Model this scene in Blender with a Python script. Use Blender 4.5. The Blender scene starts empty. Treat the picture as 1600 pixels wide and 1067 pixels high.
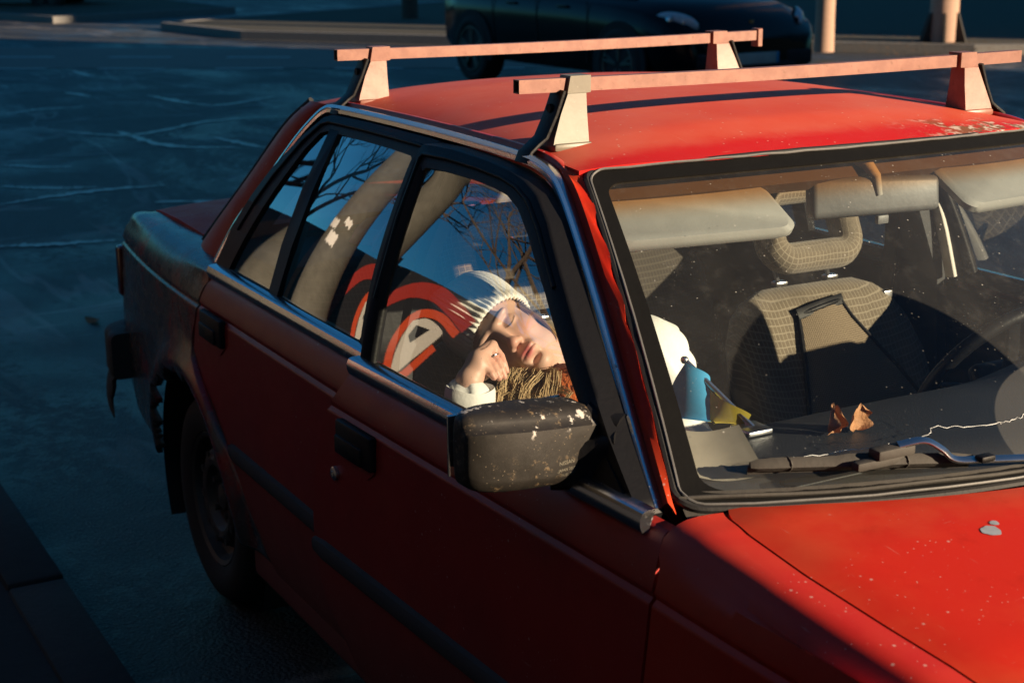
import bpy, bmesh, math, random
import numpy as np
from mathutils import Vector, Matrix
random.seed(7); rng = np.random.default_rng(7)
sc = bpy.context.scene
COL = sc.collection
R = math.radians

# ------------------------------------------------------------------ camera
CAM_C = (2.683, -1.916, 1.729)
CAM_D = Vector((-0.845, 0.468, -0.259)).normalized()
CAM_R = Vector((0.486, 0.874, -0.006)); CAM_R = (CAM_R - CAM_R.dot(CAM_D)*CAM_D).normalized()
CAM_U = CAM_R.cross(CAM_D)
cd = bpy.data.cameras.new('camera'); cam = bpy.data.objects.new('camera', cd); COL.objects.link(cam)
cam.matrix_world = Matrix(((CAM_R.x, CAM_U.x, -CAM_D.x, CAM_C[0]), (CAM_R.y, CAM_U.y, -CAM_D.y, CAM_C[1]),
                           (CAM_R.z, CAM_U.z, -CAM_D.z, CAM_C[2]), (0, 0, 0, 1)))
cd.sensor_width = 36; cd.lens = 54.44; cd.clip_start = .05; cd.clip_end = 800
cd.dof.use_dof = True; cd.dof.focus_distance = 2.75; cd.dof.aperture_fstop = 7.1
sc.camera = cam

# ------------------------------------------------------------------ sky, sun, exposure
SUN_AZ, SUN_EL = 35.5, 16.0          # azimuth from the car's nose towards its left side
SD = Vector((math.cos(R(SUN_EL))*math.cos(R(SUN_AZ)), math.cos(R(SUN_EL))*math.sin(R(SUN_AZ)), math.sin(R(SUN_EL))))
w = bpy.data.worlds.new('World'); sc.world = w; w.use_nodes = True
nt = w.node_tree; bg = nt.nodes['Background']
sky = nt.nodes.new('ShaderNodeTexSky'); sky.sky_type = 'NISHITA'; sky.sun_disc = False
sky.sun_elevation = R(SUN_EL); sky.sun_rotation = R(90.0 - SUN_AZ)
sky.air_density = 1.0; sky.dust_density = 0.3; sky.ozone_density = 4.0
tint = nt.nodes.new('ShaderNodeMix'); tint.data_type = 'RGBA'; tint.blend_type = 'MULTIPLY'; tint.inputs[0].default_value = 1
tint.inputs[7].default_value = (.17, .56, .68, 1)
nt.links.new(sky.outputs[0], tint.inputs[6]); nt.links.new(tint.outputs[2], bg.inputs[0])
bg.inputs[1].default_value = 0.06
sl = bpy.data.lights.new('sun', 'SUN'); sl.energy = 5.0; sl.angle = R(.53); sl.color = (1, .77, .52)
so = bpy.data.objects.new('sun', sl); COL.objects.link(so); so.location = (8, 5, 9)
so.rotation_euler = SD.to_track_quat('Z', 'Y').to_euler()
sc.view_settings.view_transform = 'Standard'; sc.view_settings.look = 'None'
sc.view_settings.exposure = 1.12; sc.view_settings.gamma = 1; sc.view_settings.use_curve_mapping = False
sc.render.engine = 'CYCLES'
sc.cycles.max_bounces = 10; sc.cycles.transparent_max_bounces = 16; sc.cycles.diffuse_bounces = 3
sc.cycles.glossy_bounces = 4; sc.cycles.caustics_reflective = False; sc.cycles.caustics_refractive = False
sc.cycles.use_denoising = True

# ------------------------------------------------------------------ node helpers
class NB:
    """small builder for a material's node tree"""
    def __init__(s, name):
        s.m = bpy.data.materials.new(name); s.m.use_nodes = True; s.t = s.m.node_tree; s.n = s.t.nodes; s.l = s.t.links
        s.out = s.n['Material Output']; s.p = s.n['Principled BSDF']
    def new(s, ty, **k):
        n = s.n.new(ty)
        for a, v in k.items(): setattr(n, a, v)
        return n
    def put(s, sock, v):
        if isinstance(v, bpy.types.NodeSocket): s.l.new(v, sock)
        elif isinstance(v, (tuple, list)) and len(v) == 3 and sock.type == 'RGBA': sock.default_value = (*v, 1)
        else: sock.default_value = v
    def co(s, kind='Object'): return s.new('ShaderNodeTexCoord').outputs[kind]
    def mapping(s, v, scale=(1, 1, 1), rot=(0, 0, 0), loc=(0, 0, 0)):
        n = s.new('ShaderNodeMapping'); s.put(n.inputs[0], v); n.inputs['Scale'].default_value = scale
        n.inputs['Rotation'].default_value = rot; n.inputs['Location'].default_value = loc; return n.outputs[0]
    def noise(s, v, scale, detail=3, rough=.55, dist=0):
        n = s.new('ShaderNodeTexNoise'); s.put(n.inputs['Vector'], v); n.inputs['Scale'].default_value = scale
        n.inputs['Detail'].default_value = detail; n.inputs['Roughness'].default_value = rough; n.inputs['Distortion'].default_value = dist
        return n.outputs[0]
    def voro(s, v, scale, feature='F1', rnd=1):
        n = s.new('ShaderNodeTexVoronoi', feature=feature); s.put(n.inputs['Vector'], v); n.inputs['Scale'].default_value = scale
        n.inputs['Randomness'].default_value = rnd; return n.outputs[0]
    def ramp(s, v, *stops):
        n = s.new('ShaderNodeValToRGB'); e = n.color_ramp.elements
        while len(e) < len(stops): e.new(.5)
        for el, (p, c) in zip(e, stops):
            el.position = p; el.color = (c, c, c, 1) if not isinstance(c, tuple) else (*c, 1)
        s.put(n.inputs[0], v); return n.outputs[0]
    def math(s, op, a, b=0.0, clamp=False):
        n = s.new('ShaderNodeMath', operation=op); n.use_clamp = clamp; s.put(n.inputs[0], a); s.put(n.inputs[1], b); return n.outputs[0]
    def step(s, v, a, b):
        n = s.new('ShaderNodeMapRange'); n.interpolation_type = 'SMOOTHSTEP'; s.put(n.inputs[0], v)
        n.inputs[1].default_value = a; n.inputs[2].default_value = b; return n.outputs[0]
    def mix(s, f, a, b, blend='MIX'):
        n = s.new('ShaderNodeMix', data_type='RGBA', blend_type=blend); s.put(n.inputs[0], f); s.put(n.inputs[6], a); s.put(n.inputs[7], b); return n.outputs[2]
    def xyz(s, v):
        n = s.new('ShaderNodeSeparateXYZ'); s.put(n.inputs[0], v); return n.outputs
    def bump(s, h, strength=.2, dist=.01):
        n = s.new('ShaderNodeBump'); s.put(n.inputs['Height'], h); n.inputs['Strength'].default_value = strength
        n.inputs['Distance'].default_value = dist; s.l.new(n.outputs[0], s.p.inputs['Normal']); return n.outputs[0]
    def set(s, **k):
        for a, v in k.items(): s.put(s.p.inputs[a.replace('_', ' ')], v)
        return s

M = {}
def simple(name, col, rough=.6, metal=0, var=.15, scale=25, bump=0, spec=.5, bscale=None):
    b = NB(name); o = b.co(); n = b.noise(o, scale, 4)
    lo = tuple(max(c*(1-var), 0) for c in col); hi = tuple(min(c*(1+var), 1) for c in col)
    b.set(Base_Color=b.mix(n, lo, hi), Roughness=rough, Metallic=metal, Specular_IOR_Level=spec)
    if bump: b.bump(b.noise(o, bscale or scale*4, 4), bump, .004)
    M[name] = b.m; return b.m

def paint(name, col, fade, rust=0, dirt=1, spec=.38):
    """sun-bleached red car paint: chalky fade patches, scratches, splashes, road film low down"""
    b = NB(name); o = b.co(); z = b.xyz(o)[2]
    n1 = b.noise(o, 3.2, 5, .6); n2 = b.noise(o, 14, 5, .65)
    c = b.mix(b.step(n1, .38, .66), col, fade)
    c = b.mix(b.math('MULTIPLY', b.step(n2, .55, .8), .35), c, tuple(x*.55 for x in col))
    # fine scratches
    s1 = b.noise(b.mapping(o, (9, 160, 60), (.3, .2, .5)), 1.6, 3, .6); s2 = b.noise(b.mapping(o, (140, 11, 50), (.1, .5, -.4)), 1.4, 3, .6)
    scr = b.math('MAXIMUM', b.step(s1, .70, .76), b.step(s2, .71, .77))
    c = b.mix(b.math('MULTIPLY', scr, .28), c, (.55, .35, .28))
    # droppings and specks
    v1 = b.voro(o, 34); v2 = b.voro(b.mapping(o, loc=(3, 7, 1)), 85)
    gate = b.step(b.noise(o, 5, 2), .5, .62)
    sp = b.math('MULTIPLY', b.math('MAXIMUM', b.step(v1, .10, .05), b.step(v2, .12, .06)), gate)
    c = b.mix(b.math('MULTIPLY', sp, .55), c, (.62, .5, .44))
    if rust:
        f = b.math('MULTIPLY', b.step(n2, .5, .56), rust); c = b.mix(f, c, (.16, .07, .035))
    if dirt:
        lo = b.math('ADD', z, b.math('MULTIPLY', n1, .3)); d = b.step(lo, .88, .42)
        c = b.mix(b.math('MULTIPLY', d, .62), c, (.085, .06, .05))
        rough = b.math('ADD', b.math('MULTIPLY', d, .3), b.math('ADD', b.math('MULTIPLY', n2, .22), .27))
    else: rough = b.math('ADD', b.math('MULTIPLY', n2, .3), .34)
    b.set(Base_Color=c, Roughness=rough, Specular_IOR_Level=spec)
    b.bump(b.math('ADD', b.noise(o, 260, 2), b.math('MULTIPLY', scr, -.6)), .035, .002)
    M[name] = b.m; return b.m

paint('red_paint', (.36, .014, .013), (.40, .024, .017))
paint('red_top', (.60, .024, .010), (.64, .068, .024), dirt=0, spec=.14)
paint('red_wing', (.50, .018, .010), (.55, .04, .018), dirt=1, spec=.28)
b = NB('roof_paint'); o = b.co(); s = b.xyz(o)           # chalky roof, deep red at the front lip, rust at the far front corner
n1 = b.noise(o, 2.6, 5, .6); n2 = b.noise(o, 16, 5, .65)
c = b.mix(b.step(n1, .35, .7), (.62, .075, .036), (.64, .125, .075))
lip = b.step(b.math('ADD', s[0], b.math('MULTIPLY', n2, .06)), .42, .50); c = b.mix(lip, c, (.55, .012, .010))
s1 = b.noise(b.mapping(o, (8, 150, 40), (0, 0, .7)), 1.5, 3, .6); s2 = b.noise(b.mapping(o, (150, 9, 40), (0, 0, .3)), 1.5, 3, .6)
scr = b.math('MAXIMUM', b.step(s1, .69, .75), b.step(s2, .69, .75)); c = b.mix(b.math('MULTIPLY', scr, .3), c, (.7, .42, .33))
v1 = b.voro(o, 40); c = b.mix(b.math('MULTIPLY', b.step(v1, .10, .05), .5), c, (.7, .6, .5))
cor = b.math('MULTIPLY', b.step(s[1], .12, .34), b.step(b.math('ADD', s[0], b.math('MULTIPLY', n2, .10)), .455, .50))
rm = b.math('MULTIPLY', cor, b.step(n2, .44, .52)); c = b.mix(rm, c, b.mix(b.step(b.noise(o, 60, 4), .45, .6), (.20, .09, .04), (.62, .54, .46)))
b.set(Base_Color=c, Roughness=b.math('ADD', b.math('MULTIPLY', n2, .25), .42), Specular_IOR_Level=.22); b.bump(b.noise(o, 220, 2), .03, .002); M['roof_paint'] = b.m

b = NB('primer_panel'); o = b.co(); s = b.xyz(o)         # rear quarter: grey filler rubbed over the red
n1 = b.noise(o, 5.5, 5, .6, .4); n2 = b.noise(o, 22, 4)
c = b.mix(n2, (.060, .048, .044), (.115, .090, .080))
c = b.mix(b.step(n1, .54, .66), c, (.30, .025, .018))
hi = b.step(s[0], -1.22, -1.02); c = b.mix(b.math('MULTIPLY', hi, b.step(n1, .42, .6)), c, (.33, .022, .018))
lo = b.step(b.math('ADD', s[2], b.math('MULTIPLY', n2, .2)), .62, .42); c = b.mix(b.math('MULTIPLY', lo, .6), c, (.09, .065, .05))
b.set(Base_Color=c, Roughness=b.math('ADD', b.math('MULTIPLY', n2, .25), .14)); b.bump(b.noise(o, 30, 4), .06, .004); M['primer_panel'] = b.m

simple('black_plastic', (.006, .006, .007), .5, bump=.15, spec=.22)
simple('rubber', (.012, .012, .013), .7, bump=.2)
simple('strip_rubber', (.055, .050, .050), .75, bump=.15, spec=.25)
simple('dusty_black', (.04, .037, .033), .75, var=.5, scale=18, bump=.2)
simple('inner_dark', (.010, .010, .012), .8)
simple('dash', (.022, .023, .027), .55, bump=.25, bscale=300)
simple('grey_trim', (.035, .037, .042), .65)
simple('headliner', (.25, .22, .18), .9)
simple('visor_vinyl', (.29, .285, .265), .7, bump=.1, bscale=300)
simple('mirror_grey', (.12, .12, .12), .5, var=.35, bump=.1)
simple('silver', (.55, .55, .56), .28, 1, bump=.05)
simple('steel_rim', (.07, .065, .06), .55, .6, var=.5, scale=12)
simple('tyre', (.013, .013, .013), .8, bump=.3)
simple('tail_lens', (.10, .008, .008), .2)
simple('amber_lens', (.5, .16, .02), .2)
simple('lamp_lens', (.55, .57, .6), .12, spec=.8)
simple('white_pillar', (.75, .72, .66), .5)
simple('dry_leaf', (.42, .20, .09), .7, var=.5, scale=60, bump=.4)
simple('paper', (.22, .19, .15), .8, var=.3)
simple('flag_blue', (.03, .28, .52), .8); simple('flag_yellow', (.62, .50, .06), .8)
simple('concrete', (.095, .092, .078), .85, var=.45, scale=9, bump=.4)
simple('kerb_concrete', (.028, .026, .024), .9, var=.4, scale=14, bump=.5)
simple('pavement_mat', (.018, .017, .016), .9, var=.4, scale=8, bump=.5)
simple('bark', (.09, .065, .05), .9, var=.4, bump=.6)
simple('facade', (.35, .30, .25), .85); simple('window_dark', (.03, .04, .05), .15)
simple('suv_paint', (.005, .005, .006), .2, var=.1, spec=.22)
simple('wall_black', (.016, .016, .020), .7); simple('spray_orange', (.75, .095, .03), .7); simple('spray_white', (.8, .77, .7), .7)
simple('spray_red', (.42, .035, .025), .7)
simple('white_jacket', (.76, .76, .74), .75, var=.06, bump=.25, bscale=90)
simple('orange_fleece', (.55, .13, .03), .95, var=.35, scale=60, bump=.8, bscale=300)
simple('trouser', (.03, .035, .05), .9)
simple('poster_pink', (.55, .16, .2), .8); simple('poster_white', (.7, .68, .66), .8)
simple('shelf_blue', (.1, .14, .2), .8)

b = NB('knit'); o = b.co(); b.set(Base_Color=b.mix(b.noise(o, 220, 3), (.70, .68, .62), (.85, .84, .79)), Roughness=.95, Sheen_Weight=.3)
b.bump(b.noise(o, 420, 3), .6, .003); M['knit'] = b.m
b = NB('hair_strands'); o = b.co(); b.set(Base_Color=b.mix(b.noise(o, 90, 2), (.30, .19, .09), (.66, .50, .29)), Roughness=.4); M['hair_strands'] = b.m
b = NB('skin'); a = b.new('ShaderNodeVertexColor'); a.layer_name = 'Col'; o = b.co()
b.set(Base_Color=b.mix(b.noise(o, 180, 3), b.mix(.06, a.outputs[0], (.5, .25, .2)), a.outputs[0]), Roughness=.48, Subsurface_Weight=.12, Subsurface_Radius=(.9, .35, .2), Subsurface_Scale=.006)
b.bump(b.noise(o, 700, 2), .05, .001); M['skin'] = b.m

b = NB('chrome'); o = b.co(); n = b.noise(o, 45, 5, .65); d = b.step(n, .62, .80)     # pitted bright trim
b.set(Base_Color=b.mix(d, (.66, .68, .72), (.22, .16, .13)), Metallic=b.math('SUBTRACT', 1, b.math('MULTIPLY', d, .6)), Roughness=b.math('ADD', b.math('MULTIPLY', d, .4), .2))
b.bump(n, .15, .002); M['chrome'] = b.m

b = NB('rack_paint'); o = b.co(); n = b.noise(o, 30, 5, .65)
c = b.mix(b.step(n, .35, .7), (.22, .088, .062), (.29, .130, .092)); v = b.voro(o, 120)
c = b.mix(b.math('MULTIPLY', b.step(b.noise(o, 70, 4), .62, .70), .8), c, (.16, .06, .03))
b.set(Base_Color=c, Roughness=.42); b.bump(n, .12, .003); M['rack_paint'] = b.m
b = NB('rack_grey'); o = b.co(); n = b.noise(o, 40, 5, .65)
c = b.mix(n, (.145, .135, .105), (.205, .19, .15)); c = b.mix(b.math('MULTIPLY', b.step(b.noise(o, 160, 3), .64, .74), .35), c, (.34, .31, .26))
b.set(Base_Color=c, Roughness=.45); b.bump(n, .1, .003); M['rack_grey'] = b.m

b = NB('seat_check'); o = b.co('UV'); s = b.xyz(o)       # woven check: pale lines over brown, slightly wavy
def lines(v, per, wd):
    f = b.math('FRACT', b.math('DIVIDE', v, per)); return b.step(b.math('ABSOLUTE', b.math('SUBTRACT', f, .5)), wd, wd*.5)
wv = b.math('MULTIPLY', b.noise(o, 11, 3), .012)
g = b.math('MAXIMUM', lines(b.math('ADD', s[0], wv), .0105, .13), lines(b.math('ADD', s[1], wv), .0125, .13))
c = b.mix(b.noise(o, 40, 4), (.13, .105, .075), (.21, .17, .12)); c = b.mix(b.math('MULTIPLY', g, .55), c, (.40, .35, .27))
c = b.mix(b.math('MULTIPLY', b.step(b.noise(o, 7, 4), .5, .7), .5), c, (.06, .045, .03))
b.set(Base_Color=c, Roughness=.95, Sheen_Weight=.2); b.bump(b.math('ADD', b.noise(o, 500, 2), g), .4, .003); M['seat_check'] = b.m
b = NB('mesh_net'); o = b.co('UV'); s = b.xyz(o)
g = b.math('MAXIMUM', lines(s[0], .0045, .2), lines(s[1], .0045, .2))
b.set(Base_Color=b.mix(g, (.10, .075, .05), (.30, .235, .16)), Roughness=.9); b.bump(g, .4, .002); M['mesh_net'] = b.m

b = NB('mirror_shell'); o = b.co(); n = b.noise(o, 26, 5, .65)      # scuffed black shell, mud spatter, peeled white
mud = b.math('MULTIPLY', b.step(b.noise(o, 75, 6, .75), .54, .66), b.step(b.noise(b.mapping(o, loc=(4, 2, 9)), 22, 4), .46, .64))
v = b.voro(b.mapping(o, loc=(1, 2, 3)), 130); v2 = b.voro(o, 60)
c = b.mix(n, (.006, .0055, .005), (.026, .022, .018)); c = b.mix(b.math('MULTIPLY', mud, .6), c, (.30, .21, .11))
c = b.mix(b.math('MULTIPLY', b.step(v, .13, .06), .5), c, (.36, .29, .2))
zz = b.xyz(o)[2]; pe = b.math('MULTIPLY', b.step(b.noise(b.mapping(o, loc=(7, 1, 1)), 32, 4, .6), .60, .64), b.step(zz, 1.015, 1.03))
c = b.mix(b.math('MULTIPLY', pe, .85), c, (.55, .53, .5))
b.set(Base_Color=c, Roughness=b.math('ADD', b.math('MULTIPLY', n, .3), .4)); b.bump(b.math('ADD', n, b.math('ADD', mud, pe)), .25, .003); M['mirror_shell'] = b.m

def glass(name, tintcol, dust=0.0, kind='side', base=.055, k=.95):
    b = NB(name); b.n.remove(b.p)
    lw = b.new('ShaderNodeLayerWeight'); lw.inputs[0].default_value = .5
    fr = b.math('ADD', b.math('MULTIPLY', b.math('POWER', lw.outputs['Facing'], 4.2), k), base, True)
    tr = b.new('ShaderNodeBsdfTransparent'); gl = b.new('ShaderNodeBsdfGlossy'); gl.inputs['Roughness'].default_value = .01
    uv = b.co('UV'); s = b.xyz(uv); o = b.co()
    if kind == 'wind':
        band = b.step(s[1], .085, .175); tc = b.mix(band, (.78, .56, .33), tintcol); b.put(tr.inputs[0], tc)
    else: b.put(tr.inputs[0], tintcol)
    m1 = b.new('ShaderNodeMixShader'); b.put(m1.inputs[0], fr); b.l.new(tr.outputs[0], m1.inputs[1]); b.l.new(gl.outputs[0], m1.inputs[2])
    last = m1
    if dust:
        df = b.new('ShaderNodeBsdfDiffuse'); b.put(df.inputs[0], (.50, .50, .47))
        v1 = b.voro(o, 120); v2 = b.voro(b.mapping(o, loc=(5, 3, 2)), 42); v3 = b.voro(b.mapping(o, loc=(2, 8, 2)), 300)
        sp = b.math('MAXIMUM', b.math('MULTIPLY', b.step(v1, .13, .07), b.math('MULTIPLY', b.step(b.noise(o, 18, 2), .5, .68), .7)),
                    b.math('MAXIMUM', b.math('MULTIPLY', b.step(v2, .075, .05), .8), b.math('MULTIPLY', b.step(v3, .2, .1), b.math('MULTIPLY', b.step(b.noise(o, 9, 3), .5, .65), .22))))
        film = b.math('MULTIPLY', b.math('ADD', b.math('ADD', b.noise(o, 7, 5, .6), b.math('MULTIPLY', b.step(b.noise(o, 24, 6, .7), .5, .75), .5)), .05), dust)
        if kind == 'wind':
            cx = b.math('DIVIDE', b.math('SUBTRACT', s[0], -.47), .375); cy = b.math('DIVIDE', b.math('SUBTRACT', s[1], .80), .36)
            r = b.math('ADD', b.math('MULTIPLY', cx, cx), b.math('MULTIPLY', cy, cy)); wiped = b.step(r, 1.03, .97)
            cx2 = b.math('DIVIDE', b.math('SUBTRACT', s[0], -.02), .25); cy2 = b.math('DIVIDE', b.math('SUBTRACT', s[1], .90), .18)
            r2 = b.math('ADD', b.math('MULTIPLY', cx2, cx2), b.math('MULTIPLY', cy2, cy2)); half = b.step(r2, 1.02, .98)
            film = b.math('MULTIPLY', film, b.math('SUBTRACT', 1.0, b.math('MULTIPLY', wiped, .93)))
            film = b.math('ADD', film, b.math('MULTIPLY', half, dust*1.2))
            low = b.step(s[1], .86, .97); film = b.math('ADD', film, b.math('MULTIPLY', low, dust*.7))
            sp = b.math('MULTIPLY', sp, b.math('SUBTRACT', 1.0, b.math('MULTIPLY', wiped, .75)))
        fac = b.math('ADD', film, b.math('MULTIPLY', sp, .55 if kind == 'wind' else .3), True)
        m2 = b.new('ShaderNodeMixShader'); b.put(m2.inputs[0], fac); b.l.new(m1.outputs[0], m2.inputs[1]); b.l.new(df.outputs[0], m2.inputs[2]); last = m2
    b.l.new(last.outputs[0], b.out.inputs[0]); M[name] = b.m; return b.m
glass('side_glass', (.90, .94, .93), .016, 'side', .21, 2.3)
glass('wind_glass', (.86, .92, .93), .060, 'wind', .035, .8)
b = NB('crack_glass'); b.set(Base_Color=(.85, .9, .92), Roughness=.15, Specular_IOR_Level=1.0); M['crack_glass'] = b.m
b = NB('mirror_glass'); b.set(Base_Color=(.8, .8, .8), Metallic=1.0, Roughness=.02); M['mirror_glass'] = b.m

b = NB('asphalt'); o = b.co()                              # dark damp asphalt: stone grain, wet patches, pale lines painting in light streaks
st = b.noise(b.mapping(o, (.35, .9, 1), (0, 0, .25)), 1.0, 5, .62, .6); st2 = b.noise(b.mapping(o, (1.3, .28, 1), (0, 0, -.2)), 1.3, 4, .6, .8)
gr = b.noise(o, 130, 4, .75); vs = b.voro(o, 85); big = b.noise(o, 16, 5, .7); wet = b.math('MULTIPLY', b.step(b.math('ADD', b.math('MULTIPLY', st, .6), b.math('MULTIPLY', big, .4)), .53, .45), b.step(b.noise(o, .8, 3), .35, .6))
c = b.mix(b.step(gr, .35, .68), (.006, .007, .008), (.075, .075, .074)); c = b.mix(b.math('MULTIPLY', b.step(vs, .34, .10), b.step(big, .42, .62)), c, (.17, .165, .16))
c = b.mix(b.math('MULTIPLY', b.step(st, .50, .68), .35), c, (.085, .08, .076))
ln = b.noise(b.mapping(o, (.16, .7, 1), (0, 0, .5)), 1.0, 4, .55, .6); ln2 = b.noise(b.mapping(o, (.55, .14, 1), (0, 0, .35)), 1.0, 4, .55, .8)
cl = b.math('MAXIMUM', b.step(b.math('ABSOLUTE', b.math('SUBTRACT', ln, .5)), .016, .003), b.step(b.math('ABSOLUTE', b.math('SUBTRACT', ln2, .48)), .013, .002))
cl = b.math('MULTIPLY', cl, b.step(b.noise(o, .5, 3), .38, .58)); c = b.mix(b.math('MULTIPLY', cl, b.math('MULTIPLY', big, 1.1)), c, (.26, .235, .22))
b.set(Base_Color=c, Roughness=b.math('SUBTRACT', b.math('ADD', b.math('MULTIPLY', gr, .25), .42), b.math('MULTIPLY', wet, .20)), Specular_IOR_Level=.34)
hh = b.math('SUBTRACT', b.math('MULTIPLY', gr, .9), b.math('MULTIPLY', vs, .8))
b.bump(b.math('MULTIPLY', hh, b.math('SUBTRACT', 1.0, b.math('MULTIPLY', wet, .35))), .9, .010); M['asphalt'] = b.m
simple('light_streak_mat', (.20, .17, .155), .33, var=.7, scale=14, spec=.55, bump=.4)  # pale colour of the light streaks painted on the road
simple('bare_metal_spot', (.33, .36, .40), .5, var=.3, scale=80)
simple('red_lane_mat', (.12, .055, .042), .6, var=.4, scale=3, bump=.4, bscale=60)
simple('lane_paint', (.50, .47, .43), .6, var=.3, scale=6)
simple('verge', (.035, .03, .018), .95, var=.5, scale=5, bump=.8)
simple('leaf_litter', (.16, .085, .035), .9, var=.5, scale=30)
simple('post_pink', (.42, .27, .20), .8, var=.2); simple('kerb_pale', (.16, .155, .15), .8, var=.3)

simple('frit', (.004, .004, .004), .7, var=.4, bump=.1, spec=.15)
simple('facade_dark', (.16, .13, .11), .9)

b = NB('rear_shaded_cloth'); o = b.co('UV'); s = b.xyz(o); g = b.math('MAXIMUM', lines(s[0], .0105, .13), lines(s[1], .0125, .13))  # seat cloth darkened in colour so the rear bench looks unlit
b.set(Base_Color=b.mix(b.math('MULTIPLY', g, .5), (.05, .042, .034), (.13, .115, .09)), Roughness=.95); M['rear_shaded_cloth'] = b.m
simple('header_trim', (.06, .05, .04), .9)
simple('dull_rim', (.10, .10, .10), .4, .8)
# ------------------------------------------------------------------ mesh helpers
def link(name, me, mat, parent=None, smooth=True, **props):
    o = bpy.data.objects.new(name, me); COL.objects.link(o)
    if mat is not None and not me.materials: me.materials.append(M[mat] if isinstance(mat, str) else mat)
    if smooth:
        for p in me.polygons: p.use_smooth = True
    if parent is not None: o.parent = parent
    for k, v in props.items(): o[k] = v
    return o
def mesh(name, V, F, mat, parent=None, smooth=True, uv=None, sharp=None, **props):
    me = bpy.data.meshes.new(name); me.from_pydata([tuple(map(float, v)) for v in V], [], F); me.update()
    if uv is not None:
        L = me.uv_layers.new(name='UV'); vi = np.zeros(len(me.loops), int); me.loops.foreach_get('vertex_index', vi)
        L.data.foreach_set('uv', np.asarray(uv, float)[vi].ravel())
    o = link(name, me, mat, parent, smooth, **props)
    if sharp is not None and smooth:
        try: me.set_sharp_from_angle(angle=R(sharp))
        except Exception: pass
    return o
def empty(name, loc=(0, 0, 0), label=None, category=None, group=None):
    o = bpy.data.objects.new(name, None); COL.objects.link(o); o.location = loc; o.empty_display_size = .1
    if label: o['label'] = label
    if category: o['category'] = category
    if group: o['group'] = group
    return o
class G:
    """geometry collector"""
    def __init__(s): s.V = []; s.F = []; s.UV = []
    def add(s, V, F, uv=None):
        k = len(s.V); s.V += [tuple(map(float, v)) for v in V]; s.F += [tuple(i+k for i in f) for f in F]
        s.UV += [tuple(q) for q in uv] if uv is not None else [(0, 0)]*len(V); return s
    def obj(s, name, mat, parent=None, smooth=True, sharp=40, **p): return mesh(name, s.V, s.F, mat, parent, smooth, s.UV, sharp, **p)
    def map(s, f): s.V = [tuple(f(v)) for v in s.V]; return s
def grid_faces(nr, nc, wrap=False, flip=False):
    F = []
    for i in range(nr-1):
        for j in range(nc if wrap else nc-1):
            a = i*nc+j; b_ = i*nc+(j+1) % nc; q = (a, b_, b_+nc, a+nc); F.append(q[::-1] if flip else q)
    return F
def sweep(path, prof, hint=(0, 0, 1), closed=False, caps=True, scale=None):
    """profile points (a,b) -> a along side vector, b along the hint side"""
    P = [Vector(p) for p in path]; n = len(P); V = []; m = len(prof)
    for i, p in enumerate(P):
        t = (P[(i+1) % n]-P[i-1]) if closed else (P[min(i+1, n-1)]-P[max(i-1, 0)])
        t.normalize(); h = Vector(hint[i]) if isinstance(hint, list) else Vector(hint)
        s_ = t.cross(h).normalized(); u_ = s_.cross(t).normalized(); k = scale[i] if scale else 1
        V += [p+s_*a*k+u_*b_*k for a, b_ in prof]
    F = grid_faces(n, m, True)
    if closed: F += [((n-1)*m+j, (n-1)*m+(j+1) % m, (j+1) % m, j) for j in range(m)]
    elif caps: F += [tuple(range(m))[::-1], tuple((n-1)*m+j for j in range(m))]
    return V, F
def circ(r, n=10, ry=None): return [(r*math.cos(2*math.pi*i/n), (ry or r)*math.sin(2*math.pi*i/n)) for i in range(n)]
def rrect(w_, h_, r, k=4):
    pts = []
    for cx, cy, a0 in ((w_/2-r, h_/2-r, 0), (-w_/2+r, h_/2-r, 90), (-w_/2+r, -h_/2+r, 180), (w_/2-r, -h_/2+r, 270)):
        for i in range(k+1):
            a = R(a0+90*i/k); pts.append((cx+r*math.cos(a), cy+r*math.sin(a)))
    return pts
def tube(path, r, n=10, hint=(0, 0, 1), scale=None, closed=False): return sweep(path, circ(r, n), hint, closed, True, scale)
def smooth_path(P, n):
    """Catmull-Rom resample"""
    P = [np.array(p, float) for p in P]; Q = [2*P[0]-P[1]]+P+[2*P[-1]-P[-2]]; out = []
    for s in np.linspace(0, len(P)-1, n):
        i = min(int(s), len(P)-2); t = s-i; a, b_, c_, d_ = Q[i:i+4]
        out.append(.5*((2*b_)+(-a+c_)*t+(2*a-5*b_+4*c_-d_)*t*t+(-a+3*b_-3*c_+d_)*t**3))
    return out
def rbox(c, size, r=.01, seg=3, rot=None):
    bm = bmesh.new(); bmesh.ops.create_cube(bm, size=1)
    for v in bm.verts: v.co = Vector((v.co.x*size[0], v.co.y*size[1], v.co.z*size[2]))
    if r: bmesh.ops.bevel(bm, geom=bm.edges[:], offset=r, segments=seg, profile=.5, affect='EDGES')
    V = [v.co.copy() for v in bm.verts]; bm.verts.index_update(); F = [tuple(v.index for v in f.verts) for f in bm.faces]; bm.free()
    if rot is not None: V = [rot @ v for v in V]
    return [v+Vector(c) for v in V], F
def slab(pts, off, r=0):
    """closed prism from a loop of 3D points and an offset vector"""
    n = len(pts); V = [Vector(p) for p in pts]+[Vector(p)+Vector(off) for p in pts]
    return V, [tuple(range(n))[::-1], tuple(range(n, 2*n))]+[(i, (i+1) % n, (i+1) % n+n, i+n) for i in range(n)]
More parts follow.
